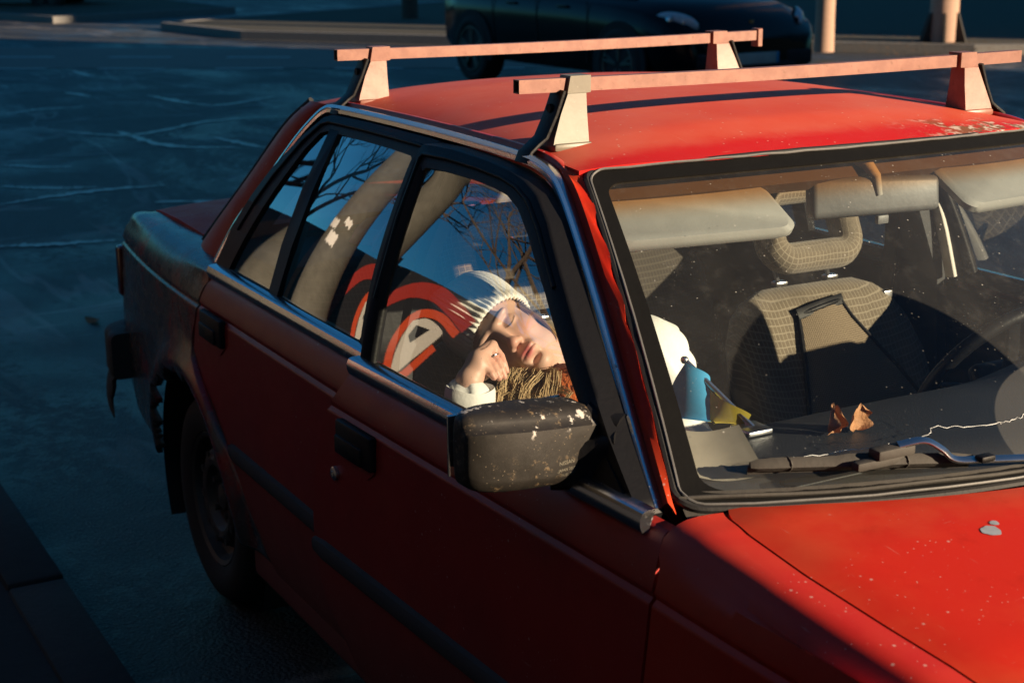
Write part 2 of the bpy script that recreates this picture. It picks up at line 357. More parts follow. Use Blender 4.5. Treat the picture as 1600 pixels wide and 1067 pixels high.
def shell(rows, depth, inward=(0, 1, 0), uv=None):
    """a sheet-metal panel from rows of points: rounded edge and a return flange"""
    nr, nc = len(rows), len(rows[0]); V = [Vector(p) for r_ in rows for p in r_]; F = grid_faces(nr, nc)
    loop = [j for j in range(nc)]+[i*nc+nc-1 for i in range(1, nr)]+[(nr-1)*nc+j for j in range(nc-2, -1, -1)]+[i*nc for i in range(nr-2, 0, -1)]
    iw = Vector(inward).normalized(); cur = loop; cen = sum((V[i] for i in loop), Vector())/len(loop)
    for dd in (.25, 1):
        k = len(V)
        V += [V[i]+iw*depth*dd for i in loop]; new = list(range(k, k+len(loop)))
        F += [(cur[i], new[i], new[(i+1) % len(loop)], cur[(i+1) % len(loop)]) for i in range(len(loop))]; cur = new
    return V, F
def interp(x, P): return float(np.interp(x, [p[0] for p in P], [p[1] for p in P]))
def mir(VF):
    V, F = VF[0], VF[1]; return [(v[0], -v[1], v[2]) for v in V], [tuple(f[::-1]) for f in F]

# ------------------------------------------------------------------ car form (x = nose, y = car's left, z = up)
PROF = [(.18, .735), (.24, .765), (.32, .792), (.42, .806), (.53, .812), (.66, .811), (.78, .806), (.829, .8045), (.834, .8005), (.838, .7975),
        (.842, .7985), (.847, .8015), (.855, .8010), (.88, .7935), (.902, .783), (.914, .775), (.922, .760), (.930, .735)]
def wid(x, z):
    w_ = interp(z, PROF)
    if x < -.9: w_ -= .075*((-.9-x)/1.0)**2
    if x > 1.0: w_ -= .05*((x-1.0)/1.0)**2
    return w_
def S(x, z): return Vector((x, -wid(x, z), z))
def yg(z):
    s_ = (z-.93)/.37; return -(.755-(z-.93)*.4459+.016*4*s_*(1-s_))     # bowed side glass
DOOR_A = R(2.2); HINGE = Vector((1.05, -.79, 0)); DR = Matrix.Rotation(DOOR_A, 3, 'Z')
def ajar(v): return DR @ (Vector(v)-HINGE)+HINGE                           # the front passenger door is not quite shut
ident = lambda v: v
def Wn(u_, v_, off=0.0):
    """windscreen surface, u across (-1..1), v down (0..1)"""
    tx, ty, tz = .535-.07*u_*u_, .545*u_, 1.335-.012*u_*u_; bx, by, bz = 1.175-.175*u_*u_, .713*u_, .925
    b_ = .06*v_*(1-v_)+off; return Vector((tx+(bx-tx)*v_+b_*.54, ty+(by-ty)*v_, tz+(bz-tz)*v_+b_*.84))

car = empty('parked_car', (0, 0, 0), 'old faded red four-door sedan with roof bars, parked beside the kerb', 'car')
def both(g, name, mat, near=ident, parent=car, sharp=40, **p):
    """near-side object (moved by the door's angle where needed) and its mirror twin"""
    import copy
    h = copy.deepcopy(g); g.map(near); a = g.obj(name, mat, parent[0] if isinstance(parent, tuple) else parent, sharp=sharp, **p)
    V, F = mir((h.V, h.F)); b_ = mesh(name, V, F, mat, parent[1] if isinstance(parent, tuple) else parent, True, h.UV, sharp); return a, b_

# ---- doors
ZR = [.30, .32, .36, .42, .48, .54, .60, .66, .72, .78, .815, .826, .829, .832, .835, .838, .841, .844, .847, .850, .858, .87, .885, .90, .909, .916, .921]
FDR = [(.28, .075), (.34, .05), (.42, -.030), (.50, -.062), (.60, -.064), (.73, -.042), (.80, -.010), (.84, .015), (.88, .045), (.93, .075)]   # rear edge of front door
FDF = [(.28, 1.02), (.45, 1.038), (.71, 1.047), (.82, 1.057), (.866, 1.061), (.90, 1.052), (.93, 1.036)]
RDR = [(.25, -.50), (.33, -.53), (.417, -.61), (.532, -.705), (.626, -.83), (.70, -.945), (.74, -.955), (.80, -.925), (.852, -.90), (.93, -.868)]
def door(xl, xr, zr, nc=30):
    rows = []
    for z in zr:
        a, b_ = interp(z, xl), interp(z, xr); rows.append([S(a+(b_-a)*j/(nc-1), z) for j in range(nc)])
    return G().add(*shell(rows, .022))
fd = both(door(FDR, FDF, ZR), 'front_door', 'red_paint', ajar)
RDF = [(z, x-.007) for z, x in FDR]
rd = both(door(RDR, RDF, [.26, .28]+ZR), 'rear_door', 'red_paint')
fd[0]['label'] = 'front passenger door standing slightly open'

def handle(xc, zc):
    g = G(); y = -wid(xc, zc)
    V, F = rbox((0, 0, 0), (.150, .020, .068), .006, 2)
    g.add([(v.x+xc, v.y+y-.004, v.z+zc) for v in V], F)
    V, F = rbox((0, 0, 0), (.112, .012, .036), .004, 2); g.add([(v.x+xc-.013, v.y+y-.013, v.z+zc-.013) for v in V], F); return g
both(handle(.145, .797), 'door_handle', 'black_plastic', ajar, fd)
both(handle(-.785, .808), 'door_handle', 'black_plastic', ident, rd)
def recess(xc, zc):
    pts = [S(xc-.085, zc-.034), S(xc-.06, zc-.055), S(xc+.045, zc-.055), S(xc+.075, zc-.034)]
    return G().add(*slab([p+Vector((0, -.003, 0)) for p in pts], (0, .006, 0)))
both(recess(.145, .797), 'handle_recess', 'red_paint', ajar, fd); both(recess(-.785, .808), 'handle_recess', 'red_paint', ident, rd)
g = G(); p = S(.048, .712)
g.add(*sweep([p+Vector((0, .004, 0)), p+Vector((0, -.006, 0)), p+Vector((0, -.008, 0))], circ(.014, 14), (0, 0, 1), scale=[1, 1, .7]))
g.add(*rbox(p+Vector((0, -.008, 0)), (.003, .004, .010), 0))
both(g, 'door_lock', 'silver', ajar, fd)

def strip(x0, x1, zc=.531, hh=.044):
    n = 24; prof = [(-hh/2, .0), (-hh/2+.004, .008), (-hh/2+.012, .011), (hh/2-.012, .012), (hh/2-.004, .009), (hh/2, 0)]
    path = [(x0+(x1-x0)*i/(n-1)) for i in range(n)]; g = G(); V = []
    for i, x in enumerate(path):
        k = 1 if 0 < i < n-1 else .75
        for a, b_ in prof: q = S(x, zc+a*k); V.append(q+Vector((0, -b_*k, 0)))
    m = len(prof); F = grid_faces(n, m); F += [tuple(range(m))[::-1], tuple((n-1)*m+j for j in range(m))]
    return g.add(V, F)
both(strip(-.058, 1.036), 'rub_strip', 'strip_rubber', ajar, fd); both(strip(-.69, -.075), 'rub_strip', 'strip_rubber', ident, rd)
def belt(x0, x1):
    n = 20; prof = [(-.017, -.001), (-.016, .009), (-.006, .013), (.004, .013), (.013, .009), (.016, .002), (.016, -.014)]
    V = []
    for i in range(n):
        x = x0+(x1-x0)*i/(n-1); y = -wid(x, .905)+.006
        V += [(x, y-b_, .929+a) for a, b_ in prof]
    m = len(prof); return G().add(V, grid_faces(n, m)+[tuple(range(m))[::-1], tuple((n-1)*m+j for j in range(m))])
both(belt(.068, 1.012), 'belt_trim', 'chrome', ajar, fd); both(belt(-.872, .052), 'belt_trim', 'chrome', ident, rd)

# ---- window frames and panes
def ring(outer, inner, out=.012, thick=.030):
    """black frame: outer loop, inner loop, proud of the glass"""
    def fine(L): return [(L[i][0]+(L[(i+1) % len(L)][0]-L[i][0])*t/5, L[i][1]+(L[(i+1) % len(L)][1]-L[i][1])*t/5) for i in range(len(L)) for t in range(5)]
    outer, inner = fine(outer), fine(inner); n = len(outer); V = []
    for k, (L, o_) in enumerate(((outer, out*.4), (outer, out), (inner, out*.6), (inner, -.010), (outer, -thick))):
        V += [(x, yg(z)-o_, z) for x, z in L]
    F = grid_faces(5, n, True)+[(4*n+j, 4*n+(j+1) % n, (j+1) % n, j) for j in range(n)]
    return V, F
FO = [(.070, .915), (.076, .945), (.055, 1.06), (.03, 1.2), (.007, 1.318), (.015, 1.326), (.12, 1.328), (.24, 1.324), (.34, 1.317), (.40, 1.307), (.455, 1.291), (.52, 1.257), (.63, 1.181), (.767, 1.084), (.87, 1.006), (.985, .925), (.98, .912), (.5, .912)]
FI = [(.112, .938), (.110, .945), (.094, 1.04), (.068, 1.19), (.050, 1.28), (.058, 1.288), (.13, 1.290), (.23, 1.289), (.31, 1.286), (.365, 1.279), (.415, 1.264), (.475, 1.232), (.59, 1.158), (.725, 1.062), (.825, .992), (.900, .942), (.88, .938), (.5, .938)]
g = G().add(*ring(FO, FI))
L1 = [(x+(X-x)*.42, z+(Z-z)*.42) for (x, z), (X, Z) in zip(FO, FI)]                   # raised bead along the frame
g.add(*tube([(x, yg(z)-.011, z) for x, z in L1[2:13]], .0045, 6, (0, 1, 0)))
both(g, 'window_frame', 'black_plastic', ajar, fd, sharp=80)
RO = [(-.872, .915), (-.872, .945), (-.832, 1.043), (-.78, 1.12), (-.727, 1.185), (-.64, 1.27), (-.575, 1.316), (-.54, 1.325), (-.353, 1.328), (-.2, 1.328), (-.05, 1.328), (.000, 1.326), (.022, 1.2), (.045, 1.06), (.064, .945), (.06, .912), (-.4, .912)]
RI = [(-.795, .945), (-.79, .955), (-.742, 1.033), (-.70, 1.10), (-.655, 1.165), (-.60, 1.245), (-.560, 1.284), (-.53, 1.291), (-.353, 1.292), (-.2, 1.292), (-.10, 1.291), (-.088, 1.285), (-.07, 1.19), (-.045, 1.05), (-.024, .955), (-.03, .942), (-.4, .942)]
g = G().add(*ring(RO, RI)); g.add(*slab([(x, yg(z)-.008, z) for x, z in ((-.528, .935), (-.477, .935), (-.467, 1.05), (-.464, 1.17), (-.470, 1.297), (-.520, 1.297), (-.522, 1.17), (-.524, 1.05))], (0, .022, 0)))
L1 = [(x+(X-x)*.42, z+(Z-z)*.42) for (x, z), (X, Z) in zip(RO, RI)]
g.add(*tube([(x, yg(z)-.011, z) for x, z in L1[2:13]], .0045, 6, (0, 1, 0)))
both(g, 'window_frame', 'black_plastic', ident, rd, sharp=80)
def pane(xl, xr, z0, z1, nr=26, nc=26, bow=.0):
    V = []; UV = []
    for i in range(nr):
        z = z0+(z1-z0)*i/(nr-1); a, b_ = interp(z, xl), interp(z, xr)
        for j in range(nc):
            x = a+(b_-a)*j/(nc-1); t = j/(nc-1); V.append((x, yg(z)-bow*4*t*(1-t), z)); UV.append((x, z))
    return G().add(V, grid_faces(nr, nc), UV)
both(pane([(.93, .100), (1.295, .040)], [(.93, .965), (.971, .877), (1.028, .782), (1.125, .648), (1.216, .511), (1.25, .468), (1.268, .435), (1.28, .39), (1.295, .30)], .93, 1.295, bow=.006), 'window_pane', 'side_glass', ajar, fd)
both(pane([(.93, -.485), (1.295, -.475)], [(.93, -.012), (1.05, -.040), (1.295, -.090)], .935, 1.297, bow=.006), 'window_pane', 'side_glass', ident, rd)
both(pane([(.93, -.80), (1.036, -.745), (1.156, -.66), (1.295, -.56)], [(.93, -.520), (1.295, -.522)], .94, 1.297), 'quarter_pane', 'side_glass', ident, rd)

# ---- drip rail with bright moulding
GUT = [(-.958, -.731, .929), (-.942, -.714, .971), (-.901, -.687, 1.039), (-.803, -.644, 1.146), (-.711, -.602, 1.25), (-.645, -.580, 1.305), (-.60, -.571, 1.329), (-.55, -.568, 1.336), (-.40, -.567, 1.339), (-.113, -.567, 1.340), (.107, -.567, 1.338),
       (.281, -.568, 1.334), (.364, -.571, 1.328), (.423, -.577, 1.314), (.48, -.589, 1.283), (.573, -.614, 1.22), (.684, -.646, 1.14), (.792, -.679, 1.057), (.893, -.710, .98), (.972, -.733, .922)]
GP = smooth_path(GUT, 90)
def gut_sweep(off, prof, i0=0, i1=90):
    P = [np.array(p)+np.array(off) for p in GP[i0:i1]]; return sweep(P, prof, (0, -1, .25))
both(G().add(*gut_sweep((0, -.004, 0), [(-.010, 0), (-.009, .005), (-.002, .007), (0, .0045), (.002, .007), (.009, .006), (.0105, 0), (.0105, -.010), (-.0100, -.010)])), 'gutter_trim', 'chrome')
both(G().add(*gut_sweep((0, .020, 0), rrect(.030, .020, .006, 2))), 'gutter_channel', 'red_paint')
# red cant rail just under the gutter, behind the doors (blocks light through the shut lines)
g = G(); V = []
for p in GP:
    for o_ in ((0, .012, -.004), (0, .030, -.03), (0, .055, -.05)): V.append(np.array(p)+np.array(o_))
both(g.add(V, grid_faces(len(GP), 3)), 'cant_rail', 'red_paint')
g = G(); zs = [.25, .5, .75, .90]                          # inner side wall behind the door skins
V = [(x, -(wid(x, z)-.05), z) for z in zs for x in np.linspace(-.52, 1.04, 12)]
V2 = [(x, -(wid(x, z)-.05), z) for z in [.60, .75, .9] for x in np.linspace(-1.1, -.5, 6)]
g.add(V, grid_faces(4, 12)); g.add(V2, grid_faces(3, 6))
V = [(-.03+.05*t+(z-.93)*-.1, yg(z)+.03, z) for z in (.88, .93, 1.05, 1.18, 1.31) for t in (-1, 1)]; g.add(V, grid_faces(5, 2))
both(g, 'inner_side', 'inner_dark')
b_pillar = [((x0, yg(z)+.045, z), (x1, yg(z)+.045, z)) for z, x0, x1 in ((.55, -.09, .05), (.93, -.07, .06), (1.1, -.085, .045), (1.32, -.10, .03))]
g = G(); V = [p for r_ in b_pillar for p in r_]; V += [(x, y+.03, z) for x, y, z in V]; g.add(V, grid_faces(4, 2)+[tuple(i+8 for i in f[::-1]) for f in grid_faces(4, 2)]+[(0, 8, 10, 2), (2, 10, 12, 4), (4, 12, 14, 6), (1, 3, 11, 9), (3, 5, 13, 11), (5, 7, 15, 13)])
both(g, 'middle_pillar', 'grey_trim')

# ---- roof, pillars
def roof_z(x, y):
    zc = interp(x, [(-.90, 1.318), (-.82, 1.345), (-.65, 1.374), (-.4, 1.391), (-.1, 1.397), (.15, 1.391), (.32, 1.376), (.44, 1.356), (.51, 1.343), (.56, 1.331)])
    t = abs(y)/.556; base = 1.338 if x < .25 else interp(x, [(.25, 1.338), (.40, 1.334), (.50, 1.326), (.56, 1.32)])
    if x < -.6: base = interp(x, [(-.9, 1.300), (-.75, 1.322), (-.6, 1.336)])
    k = (1-t**2.6)*.72+(1-t**9)*.28
    return base+(zc-base)*max(k, 0)
rows = []
nx, ny = 60, 56
xs = [(-.86+.03*0) + (i/(nx-1)) for i in range(nx)]
for j in range(ny):
    y = -.556+1.112*j/(ny-1); f0 = .540-.072*(y/.545)**2; r0 = -.868+.06*(y/.55)**2; row = []
    for i in range(nx):
        s_ = i/(nx-1); x = r0+(f0-r0)*s_; row.append(Vector((x, y, roof_z(x, y))))
    rows.append(row)
V, F = shell(rows, .015, (0, 0, -1)); G().add(V, [f[::-1] for f in F]).obj('roof', 'roof_paint', car)
# headliner under the roof
rows = [[p+Vector((0, 0, -.034)) for p in r_[2:-3]] for r_ in rows[1:-1]]
G().add([p for r_ in rows for p in r_], grid_faces(len(rows), len(rows[0]))).obj('headliner', 'headliner', car)
# front pillars: from the gutter to the screen edge
n = 40; Aout = smooth_path([(.395, -.569, 1.325)]+GUT[13:], n); V = []
for i in range(n):
    s_ = i/(n-1); q = Wn(-1.014, max(0, (s_-.06)/.94)*1.0, .007*min(1, s_/.15)); a = Vector(Aout[i]); a = a+Vector((0, .010, .002))
    if s_ < .06: q = Vector((.452+.012*(s_/.06), -.549, 1.330-.006*(s_/.06)))
    m_ = a*.72+q*.28+Vector((.008, -.003, .013))*min(1, s_/.2)
    wob = .004*math.sin(i*1.1)*(1 if 5 < i < 22 else .3)
    V += [a, a*.65+m_*.35+Vector((0, -.002, .003)), m_, q*.65+m_*.35, q+Vector((wob, wob*.3, 0)), q+Vector((-.006, .010, -.014))]
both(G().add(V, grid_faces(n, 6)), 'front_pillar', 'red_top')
# rear pillars
n = 24; co_ = smooth_path([GUT[i] for i in range(8)][::-1], n)           # top -> bottom
ci_ = smooth_path([(-.79, -.535, 1.330), (-.88, -.57, 1.262), (-1.02, -.615, 1.125), (-1.156, -.66, .995), (-1.245, -.682, .918)], n); V = []
for i in range(n):
    a, q = Vector(co_[i])+Vector((0, .010, .002)), Vector(ci_[i])
    for k in range(8):
        t = k/7; p = a.lerp(q, t); V.append(p+Vector((-.004, -.022, .006))*4*t*(1-t))
    V.append(q+Vector((.004, .02, -.012)))
both(G().add(V, grid_faces(n, 9)), 'rear_pillar', 'red_top')
n = 24; both(G().add(*tube([Vector(p)+Vector((-.004, .002, .002)) for p in ci_], .007, 8)), 'rear_window_seal', 'rubber')

# ---- windscreen
nu, nv = 70, 40; V = []; UV = []
for i in range(nv):
    for j in range(nu):
        u_, v_ = -.99+1.98*j/(nu-1), .01+.97*i/(nv-1); V.append(Wn(u_, v_)); UV.append((u_, v_))
ws = G().add(V, grid_faces(nv, nu), UV).obj('windscreen', 'wind_glass', car)
def ws_loop(du, v0, v1, off, rc=.045, k=6):
    L = []
    U_ = 1-du
    def arc(cu, cv, a0):
        for i in range(k+1):
            a = R(a0+90*i/k); L.append((cu+rc*1.2*math.cos(a), cv-rc*math.sin(a)))
    arc(U_-rc*1.2, v0+rc, 0); 
    for i in range(1, 24): L.append((U_-rc*1.2-(2*(U_-rc*1.2))*i/24, v0))
    arc(-U_+rc*1.2, v0+rc, 90)
    for i in range(1, 16): L.append((-U_, v0+rc+(v1-v0-2*rc)*i/16))
    arc(-U_+rc*1.2, v1-rc, 180)
    for i in range(1, 24): L.append((-U_+rc*1.2+(2*(U_-rc*1.2))*i/24, v1))
    arc(U_-rc*1.2, v1-rc, 270)
    for i in range(1, 16): L.append((U_, v1-rc-(v1-v0-2*rc)*i/16))
    return [Wn(a, b_, off) for a, b_ in L]
lo = ws_loop(.0, .0, .995, .006); li = ws_loop(.048, .045, .955, .003); lo2 = ws_loop(.0, .0, .995, -.010); li2 = ws_loop(.048, .045, .955, -.004); n = len(lo)
G().add(lo+li+li2+lo2, grid_faces(4, n, True)+[(3*n+j, 3*n+(j+1) % n, (j+1) % n, j) for j in range(n)]).obj('windscreen_surround', 'frit', ws)
lp = [p+Vector((0, 0, .0012*math.sin(i*.37)+rng.normal(0, .0004))) for i, p in enumerate(ws_loop(-.004, -.006, .997, .002))]
G().add(*tube(lp, .0065, 8, (0, 0, 1), closed=True)).obj('windscreen_seal', 'rubber', ws)
lp = [p+Vector((0, 0, .001*math.sin(i*.31)+rng.normal(0, .0005))) for i, p in enumerate(ws_loop(.003, .002, .99, .0085))]
G().add(*tube(lp, .0022, 6, (0, 0, 1), closed=True)).obj('seal_lip', 'mirror_grey', ws)
# crack in the glass
ck = [(-.833, .895), (-.79, .887), (-.765, .885), (-.70, .883), (-.64, .877), (-.568, .875), (-.50, .866), (-.44, .858), (-.425, .845), (-.38, .846), (-.33, .852), (-.265, .853), (-.22, .852), (-.19, .846), (-.15, .83), (-.10, .80)]
cp = []
for i in range(len(ck)-1):
    for t in np.linspace(0, 1, 6)[:-1]:
        a, b_ = ck[i], ck[i+1]; cp.append(Wn(a[0]+(b_[0]-a[0])*t, a[1]+(b_[1]-a[1])*t+rng.normal(0, .0018), .0012))
G().add(*tube(cp, .0007, 5, (0, 0, 1), scale=[.25+.55*abs(math.sin(i*.55))*(.3 if i < 14 else 1) for i in range(len(cp))])).obj('glass_crack', 'crack_glass', ws)
# cowl under the screen
V = []
for i in range(40):
    u_ = -1+2*i/39; p = Wn(u_, .955, .004); q = Wn(u_, 1.0, -.012)+Vector((.050, 0, -.018)); V += [p, p.lerp(q, .35)+Vector((0, 0, -.004)), q, q+Vector((.03, 0, -.03))]
G().add(V, grid_faces(40, 4)).obj('cowl', 'dusty_black', car)
G().add(*tube([Wn(-1+2*i/39, .972, .006+.002*math.sin(i*.8)) for i in range(40)], .0035, 6)).obj('cowl_seal', 'dusty_black', car)
# ---- bonnet
def hood_edge_y(x): return interp(x, [(1.02, .655), (1.06, .672), (1.12, .683), (1.25, .690), (1.4, .684), (1.6, .672), (1.85, .64), (2.08, .58)])
def hood_z(x, y):
    zc = interp(x, [(1.0, .930), (1.1, .934), (1.25, .925), (1.5, .900), (1.8, .855), (2.0, .815), (2.08, .79)]); t = abs(y)/.69
    return zc+.026*(1-t*t)-.006*max(0, t-.93)/.07
rows = []
for j in range(48):
    t = -1+2*j/47; row = []
    rear = 1.235-.208*abs(t)**2.1
    for i in range(50):
        s_ = i/49; x = rear+(2.08-.06*t*t-rear)*s_; e = hood_edge_y(x); e2 = e*(1 if s_ > .06 else 1-.012*(1-s_/.06)**2); y = t*e2
        z = hood_z(x, y)+(.010*(1-s_/.05)**2*-1 if s_ < .05 else 0)*.3; row.append(Vector((x, y, z)))
    rows.append(row)
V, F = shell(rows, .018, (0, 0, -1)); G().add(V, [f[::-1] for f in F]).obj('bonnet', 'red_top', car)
# pale peeled patch of paint on the bonnet
for k_, (cx, cy, ra, rb) in enumerate(((1.290, -.408, .017, .0085), (1.276, -.388, .008, .004))):
    V = [(cx, cy, hood_z(cx, cy)+.0012)]
    for i in range(22):
        a = 2*math.pi*i/22; rr = 1+.07*math.sin(3*a+1)+.05*math.sin(7*a); x, y = cx+ra*rr*math.cos(a)*.8, cy+rb*rr*math.sin(a)*1.6; V.append((x, y, hood_z(x, y)+.0009))
    G().add(V, [(0, i+1, (i+1) % 22+1) for i in range(22)]).obj('peeled_paint_spot', 'bare_metal_spot', car)

# ---- front wings
def fine_side(x0f, x1f, zs, nx, arch=None, top=None, jag=0, flare=0, seed=1):
    """side panel on a fine grid with a wheel opening cut out"""
    rr = np.random.default_rng(seed); V = []; keep = []
    zs = list(zs); nz = len(zs)
    jn = rr.normal(0, 1, 400)
    def rad(a):
        i = (a+math.pi)*9; k = int(i) % 399; t = i-int(i); return arch[2]+jag*(jn[k]*(1-t)+jn[k+1]*t+.5*math.sin(a*37)*math.sin(a*11))
    for z in zs:
        a, b_ = interp(z, x0f), interp(z, x1f)
        for j in range(nx):
            x = a+(b_-a)*j/(nx-1); p = S(x, min(z, .93))
            if arch:
                d = math.hypot(x-arch[0], z-arch[1]); p.y -= flare*math.exp(-((d-arch[2]-.02)/.045)**2)*(1 if z < .8 else 0)
            V.append(p)
    if top is not None:
        for r_ in top:
            a, b_ = interp(.93, x0f), interp(.93, x1f)
            for j in range(nx):
                x = a+(b_-a)*j/(nx-1); V.append(r_(x))
        nz += len(top)
    F = []
    for f in grid_faces(nz, nx):
        c = sum((Vector(V[i]) for i in f), Vector())/4
        if arch and math.hypot(c.x-arch[0], c.z-arch[1]) < rad(math.atan2(c.z-arch[1], c.x-arch[0])) and c.z < .8: continue
        F.append(f)
    used = sorted({i for f in F for i in f}); mp = {i: k for k, i in enumerate(used)}
    return [V[i] for i in used], [tuple(mp[i] for i in f) for f in F]
def wing_top(k):
    def f(x):
        e = hood_edge_y(x) if x > 1.03 else .66; zt = hood_z(x, e)+.002; a = S(x, .905); 
        drop = max(0, (x-1.05))*.085; q = Vector((x, -e-.006, zt)); a = a+Vector((0, 0, -drop))
        t = k; p = a.lerp(q, t); p.z += .017*math.sin(math.pi*t)*(1-.3*t); p.y -= .012*math.sin(math.pi*t); return p
    return f
FWF = [(.2, 2.02), (.93, 2.02)]; FWR = [(z, x+.008) for z, x in FDF]
zs = [.24+.012*i for i in range(49)]; zs = [z for z in zs if z < .826]+[.826, .829, .832, .835, .838, .841, .844, .847, .850, .858, .87, .885]
def wing_side_fix(V):
    out = []
    for v in V:
        v = Vector(v)
        if v.x > 1.05 and v.z > .855 : pass
        out.append(v)
    return out
V, F = fine_side(FWR, FWF, zs, 90, arch=(1.363, .28, .335), top=[wing_top(k) for k in (.0, .12, .25, .4, .55, .7, .85, .95, 1.0)], flare=.012)
lip = [wing_top(1.0)(1.045+(2.0-1.045)*i/59)+Vector((0, .004, 0)) for i in range(60)]; lip2 = [p+Vector((0, .004, -.03)) for p in lip]
g = G().add(V, F).add(lip+lip2, grid_faces(2, 60)); both(g, 'front_wing', 'red_wing')
# joint lining under the shut line, keeps the gap dark
both(G().add([(1.03+.98*i/9, -.66+dy, .86-.06*i/9) for dy in (-.06, .06) for i in range(10)], grid_faces(2, 10)), 'engine_bay_edge', 'inner_dark')
# front bulkhead, nose
g = G(); V = []
for z, x in ((.30, 2.02), (.55, 2.06), (.70, 2.06), (.79, 2.05)):
    V += [(x-.10*(t*t), t*.76, z) for t in np.linspace(-1, 1, 16)]
g.add(V, grid_faces(4, 16)).obj('nose_panel', 'red_paint', car)
for s_ in (-1, 1):
    g = G().add(*rbox((2.035, s_*.56, .685), (.06, .30, .125), .015)); hl = g.obj('headlight', 'lamp_lens', car)
    G().add(*rbox((1.975, s_*.735, .685), (.09, .05, .115), .012)).obj('indicator_lens', 'amber_lens', hl)
g = G()
for k in range(5): g.add(*rbox((2.07, 0, .645+.022*k), (.02, .78, .008), .002, 1))
g.add(*rbox((2.06, 0, .69), (.012, .80, .12), .004)); g.obj('grille', 'black_plastic', car)
def bumper(x, sgn, y2=.80, wrap=.42):
    P = smooth_path([(x-sgn*wrap, -y2, .50), (x-sgn*.12, -y2+.005, .50), (x, -y2+.10, .50), (x+sgn*.03, 0, .50), (x, y2-.10, .50), (x-sgn*.12, y2-.005, .50), (x-sgn*wrap, y2, .50)], 50)
    return sweep(P, rrect(.07, .14, .02, 3), (0, 0, 1))
G().add(*bumper(2.11, 1)).obj('front_bumper', 'black_plastic', car)

# ---- rear quarters: grey filler, rusted-through wheel arch
QF = [(z, x-.007) for z, x in RDR]; QR = [(.2, -1.80), (.50, -1.835), (.70, -1.835), (.85, -1.815), (.90, -1.79), (.93, -1.765)]
def q_top(k):
    def f(x):
        a = S(x, .902); e = interp(x, [(-1.8, .655), (-1.7, .672), (-1.3, .672), (-1.2, .676), (-.9, .735)]); zt = interp(x, [(-1.8, .922), (-1.7, .932), (-1.2, .936), (-.9, .93)])
        q = Vector((x, -e, zt)); p = a.lerp(q, k); p.z += .012*math.sin(math.pi*k); p.y -= .016*math.sin(math.pi*k); return p
    return f
zs = [.30+.0085*i for i in range(62)]; zs = [z for z in zs if z < .822]+[.826, .829, .832, .835, .838, .841, .844, .847, .850, .858, .87, .885]
AR = (-1.045, .285, .355)
for s_, jag in ((1, .013), (-1, .003)):
    V, F = fine_side(QR, QF, zs, 130, arch=AR, top=[q_top(k) for k in (0, .15, .3, .45, .6, .8, 1.0)], jag=jag, flare=.022, seed=5)
    g = G().add(V, F)
    if s_ < 0: g = G().add(*mir((g.V, g.F)))
    bm = bmesh.new(); vs = [bm.verts.new(v) for v in g.V]
    for f_ in g.F: bm.faces.new([vs[i] for i in f_])
    be = [e for e in bm.edges if e.is_boundary]; ex = bmesh.ops.extrude_edge_only(bm, edges=be)['geom']
    for v in ex:
        if isinstance(v, bmesh.types.BMVert): v.co.y += .016*s_
    me_ = bpy.data.meshes.new('rear_quarter'); bm.to_mesh(me_); bm.free(); link('rear_quarter', me_, 'primer_panel', car)
# wheel housing
V = []
for i in range(30):
    a = R(-25+230*i/29); V += [(AR[0]+.41*math.cos(a), y, AR[1]+.41*math.sin(a)) for y in (-.76, -.60, -.52)]
both(G().add(V, grid_faces(30, 3)).add([(AR[0]+.41*math.cos(2*math.pi*i/24), -.52, AR[1]+.41*math.sin(2*math.pi*i/24)) for i in range(24)], [tuple(range(24))]), 'wheel_housing', 'inner_dark')
both(G().add([Vector((v[0]+2.405, v[1]+.03, v[2])) for v in V], grid_faces(30, 3)), 'wheel_housing', 'inner_dark')
# sills
P = [(x, -.752, .262) for x in np.linspace(-.66, 1.05, 14)]
both(G().add(*sweep(P, rrect(.05, .10, .02, 3), (0, 0, 1))), 'sill', 'red_paint')
# boot lid, rear panel, lamps, bumper
rows = []
for j in range(30):
    y = -.664+1.328*j/29; rows.append([Vector((x, y*(1-.02*((x+1.25)/.5)**2), interp(x, [(-1.80, .915), (-1.74, .940), (-1.5, .950), (-1.24, .945)])+.018*(1-(y/.67)**2)-.006*(abs(y)/.66)**8)) for x in np.linspace(-1.775, -1.235, 22)])
V, F = shell(rows, .03, (0, 0, -1)); G().add(V, [f[::-1] for f in F]).obj('boot_lid', 'red_top', car)
V = []
for z, x in ((.40, -1.80), (.55, -1.835), (.80, -1.83), (.90, -1.80), (.925, -1.775)):
    V += [(x-.02*(1-t*t), t*(wid(-1.8, z)-.01), z) for t in np.linspace(-1, 1, 14)]
G().add(V, [f[::-1] for f in grid_faces(5, 14)]).obj('rear_panel', 'primer_panel', car)
for s_ in (-1, 1): G().add(*rbox((-1.85, s_*.57, .74), (.055, .36, .155), .012)).obj('tail_light', 'tail_lens', car)
G().add(*bumper(-1.93, -1, .775, .17)).obj('rear_bumper', 'dusty_black', car)
P = smooth_path([(-1.80, -.775, .47), (-1.86, -.785, .42), (-1.90, -.79, .345), (-1.86, -.792, .285)], 14)     # torn corner hanging down
G().add(*sweep(P, rrect(.012, .085, .004, 2), (1, 0, .4), scale=[1, 1.1, 1.15, 1.1, 1.1, 1, .95, .9, .8, .7, .6, .45, .3, .15])).obj('torn_bumper_end', 'dusty_black', car)
